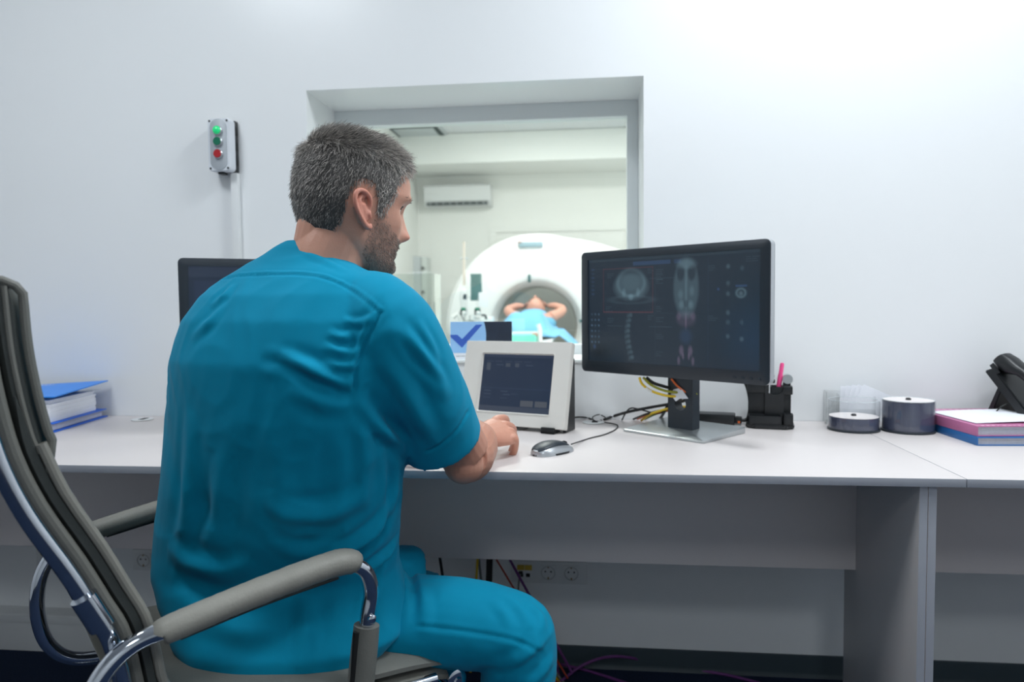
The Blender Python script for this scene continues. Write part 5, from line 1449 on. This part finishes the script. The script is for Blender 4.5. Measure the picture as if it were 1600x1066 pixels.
fold(tme, [
    ([(648, 978), (720, 986), (800, 1000), (850, 1022)], -.0022, .004, .05),          # side seam
    ([(790, 930), (815, 955), (828, 985)], .0045, .011, .4), ([(815, 935), (842, 960), (850, 990)], .0040, .010, .4), ([(770, 935), (795, 965), (805, 985)], .0030, .010, .4),
    ([(760, 1045), (810, 1035), (850, 1005)], .0055, .012, .35), ([(745, 1062), (800, 1058), (845, 1030)], .006, .012, .35), ([(800, 1075), (840, 1060), (866, 1025)], .004, .009, .4),
    ([(655, 905), (665, 950), (660, 1000)], .003, .010, .4), ([(640, 890), (648, 930), (645, 975)], -.006, .007, .3), ([(625, 885), (632, 930), (620, 975)], .006, .010, .35), ([(612, 905), (614, 950), (606, 990)], .005, .008, .35),
    ([(700, 1050), (760, 1052), (800, 1046)], .003, .010, .4),
])
wrinkle(tme, .0018)
tme.materials.append(MATS['scrub'])
link('trousers', tme, man)
for s, p in ((0, A(782, 1370, 1.31)), (1, A(626, 1190, 1.57))):
    yw = math.radians(35 if s == 0 else 70)
    Mx = Matrix.Translation((p.x, p.y, 0)) @ Matrix.Rotation(yw, 4, 'Z')
    mb = MB(); rg = []
    for x, w_, h_ in ((-.075, .024, .05), (-.07, .034, .075), (-.02, .040, .085), (.05, .044, .065), (.12, .048, .048), (.165, .042, .038), (.185, .024, .026)):
        rg.append([Mx @ Vector((x, w_ * math.cos(2 * PI * k / 16), .004 + max(0, h_ * (.5 + .5 * math.sin(2 * PI * k / 16))))) for k in range(16)])
    mb.loft(rg); mb.obj('shoe', 'shoe', man)

# ---- scrub top
sh = MB()
LV = [  # py, left px, right px, depth, thickness ratio, facing deg
    (1120, 345, 540, 1.26, .66, 98), (1075, 328, 556, 1.262, .66, 98), (1040, 308, 576, 1.268, .64, 98), (1010, 292, 602, 1.278, .62, 98), (985, 279, 626, 1.288, .60, 98), (930, 262, 630, 1.318, .58, 97), (880, 251, 616, 1.335, .60, 92), (850, 253, 613, 1.325, .61, 88),
    (800, 258, 612, 1.31, .63, 80), (740, 265, 616, 1.292, .65, 75), (640, 271, 628, 1.27, .66, 69), (560, 277, 640, 1.250, .66, 71), (500, 292, 632, 1.247, .64, 72),
    (462, 318, 612, 1.243, .62, 72), (436, 350, 588, 1.240, .60, 72), (414, 388, 548, 1.238, .62, 72), (397, 418, 522, 1.236, .68, 72), (384, 436, 503, 1.234, .74, 72), (375, 450, 488, 1.232, .78, 72)]
rings = []
for py, xl, xr, d, ratio, th in LV:
    c = A((xl + xr) / 2, py, d); v = c - CAM_POS; rr = Vector((v.y, -v.x, 0)).normalized()
    Fv = Vector((math.cos(math.radians(th)), math.sin(math.radians(th)), 0)); Rv = Vector((Fv.y, -Fv.x, 0))
    hw_ = (xr - xl) / 2 * d / FPX
    a = hw_ / math.sqrt(Rv.dot(rr) ** 2 + (ratio * Fv.dot(rr)) ** 2)
    rings.append([c + Rv * (a * math.copysign(abs(math.cos(2 * PI * k / 48)) ** .92, math.cos(2 * PI * k / 48))) + Fv * (a * ratio * math.copysign(abs(math.sin(2 * PI * k / 48)) ** .92, math.sin(2 * PI * k / 48))) for k in range(48)])
sh.loft(rings)
# right sleeve with an open cuff
def sleeve(pts, rad, cuff_in=.03, flat=(1, 1)):
    P2, R2 = catmull(pts, rad, 6)
    P2 = [Vector(p) for p in P2]; d = (P2[-1] - P2[-2]).normalized()
    P2 += [P2[-1] + d * .0005, P2[-1] - d * .012, P2[-1] - d * cuff_in]; R2 = list(R2) + [R2[-1] - .007, R2[-1] - .009, R2[-1] - .012]
    T = tube_rings(P2[:-3], R2[:-3], 32, flat)
    last = T[-1]; c = P2[-4]
    for p, r_ in zip(P2[-3:], R2[-3:]): T.append([p + (q - c) * (r_ / R2[-4]) for q in last])
    sh.loft(T)
sleeve([A(535, 478, 1.215), A(575, 490, 1.185), A(606, 520, 1.165), A(635, 575, 1.195), A(668, 640, 1.250), A(692, 688, 1.292)], [.052, .072, .080, .080, .076, .073])
sleeve([A(430, 470, 1.285), A(385, 480, 1.32), A(357, 510, 1.335), A(362, 590, 1.39), A(385, 670, 1.455)], [.05, .062, .066, .066, .064])
sme = remesh(sh, .0042, 8, 'scrub_top')
fold(sme, [(p_, a_ * (1.55 if abs(a_) >= .003 else 1.2), w_ * (.85 if abs(a_) >= .003 else 1), t_) for p_, a_, w_, t_ in [
    # seams: yoke, armhole, cuff
    ([(343, 437), (380, 432), (430, 429), (480, 430), (520, 440), (560, 460), (592, 488)], -.0016, .0028, 0), ([(343, 434), (380, 429), (430, 425.5), (480, 426.5), (520, 436), (560, 456), (594, 484)], .0012, .003, 0),
    ([(597, 486), (580, 512), (567, 545), (556, 580), (553, 612)], -.003, .0045, .05), ([(590, 486), (573, 512), (560, 545), (549, 580)], .0022, .006, .2),
    ([(732, 640), (716, 668), (692, 692), (664, 708)], -.0022, .0035, .05),
    # folds over the back, fanning from the right armpit
    ([(553, 622), (520, 608), (480, 588), (440, 570), (405, 562)], -.0075, .011, .5), ([(548, 608), (510, 592), (470, 574), (432, 560)], .0080, .013, .5), ([(550, 640), (500, 628), (450, 606)], .0040, .014, .5),
    ([(565, 545), (540, 552), (505, 540)], .0035, .008, .5), ([(562, 520), (535, 528), (510, 520)], .0030, .007, .5), ([(585, 495), (560, 505), (535, 500)], .0030, .006, .5),
    ([(555, 570), (530, 572), (505, 562)], .0035, .008, .5), ([(330, 480), (350, 462), (365, 445)], .003, .008, .5), ([(300, 530), (330, 500), (352, 470)], .003, .010, .5),
    # sleeve folds
    ([(600, 510), (640, 535), (675, 580), (700, 625)], .0045, .014, .4), ([(590, 560), (625, 600), (660, 660), (680, 700)], .0050, .014, .4), ([(570, 600), (600, 640), (630, 690)], -.0060, .013, .4),
    ([(620, 520), (650, 560), (690, 605)], -.0045, .010, .4), ([(560, 625), (585, 660), (620, 690), (640, 715)], .0050, .010, .4), ([(650, 500), (672, 535), (690, 570)], .003, .009, .4),
    # side of the shirt under the arm and the waist
    ([(556, 620), (568, 680), (572, 740), (566, 800)], .0035, .014, .5), ([(600, 690), (612, 740), (606, 800), (590, 850)], -.0055, .012, .4), ([(620, 760), (600, 810), (560, 850), (500, 880)], .0080, .014, .5),
    ([(612, 800), (580, 845), (530, 880), (460, 890)], -.0080, .013, .5), ([(575, 770), (520, 800), (460, 805), (410, 780)], .0075, .018, .5), ([(540, 830), (480, 850), (420, 835)], -.0060, .016, .5),
    ([(620, 845), (600, 870), (560, 900)], .0060, .010, .4), ([(300, 640), (296, 730), (290, 810), (275, 870)], .0050, .016, .5), ([(330, 700), (318, 790), (300, 870)], -.0050, .016, .5),
    ([(262, 860), (300, 880), (350, 890), (400, 880)], .0070, .018, .5), ([(270, 905), (320, 925), (380, 930)], -.0080, .018, .5), ([(300, 960), (380, 985), (450, 985)], .0050, .020, .5),
    ([(420, 660), (440, 760), (430, 860)], .0035, .022, .5), ([(500, 680), (505, 760), (490, 830)], -.0035, .02, .5), ([(480, 930), (478, 990), (470, 1050)], .0045, .016, .5), ([(380, 700), (370, 800), (360, 880)], -.0040, .022, .5),
    ([(600, 870), (580, 920), (570, 980)], -.005, .010, .4), ([(470, 392), (500, 405), (540, 425)], .0020, .006, .4),
]])
wrinkle(sme, .0030)
sme.materials.append(MATS['scrub'])
link('scrub_top', sme, man)
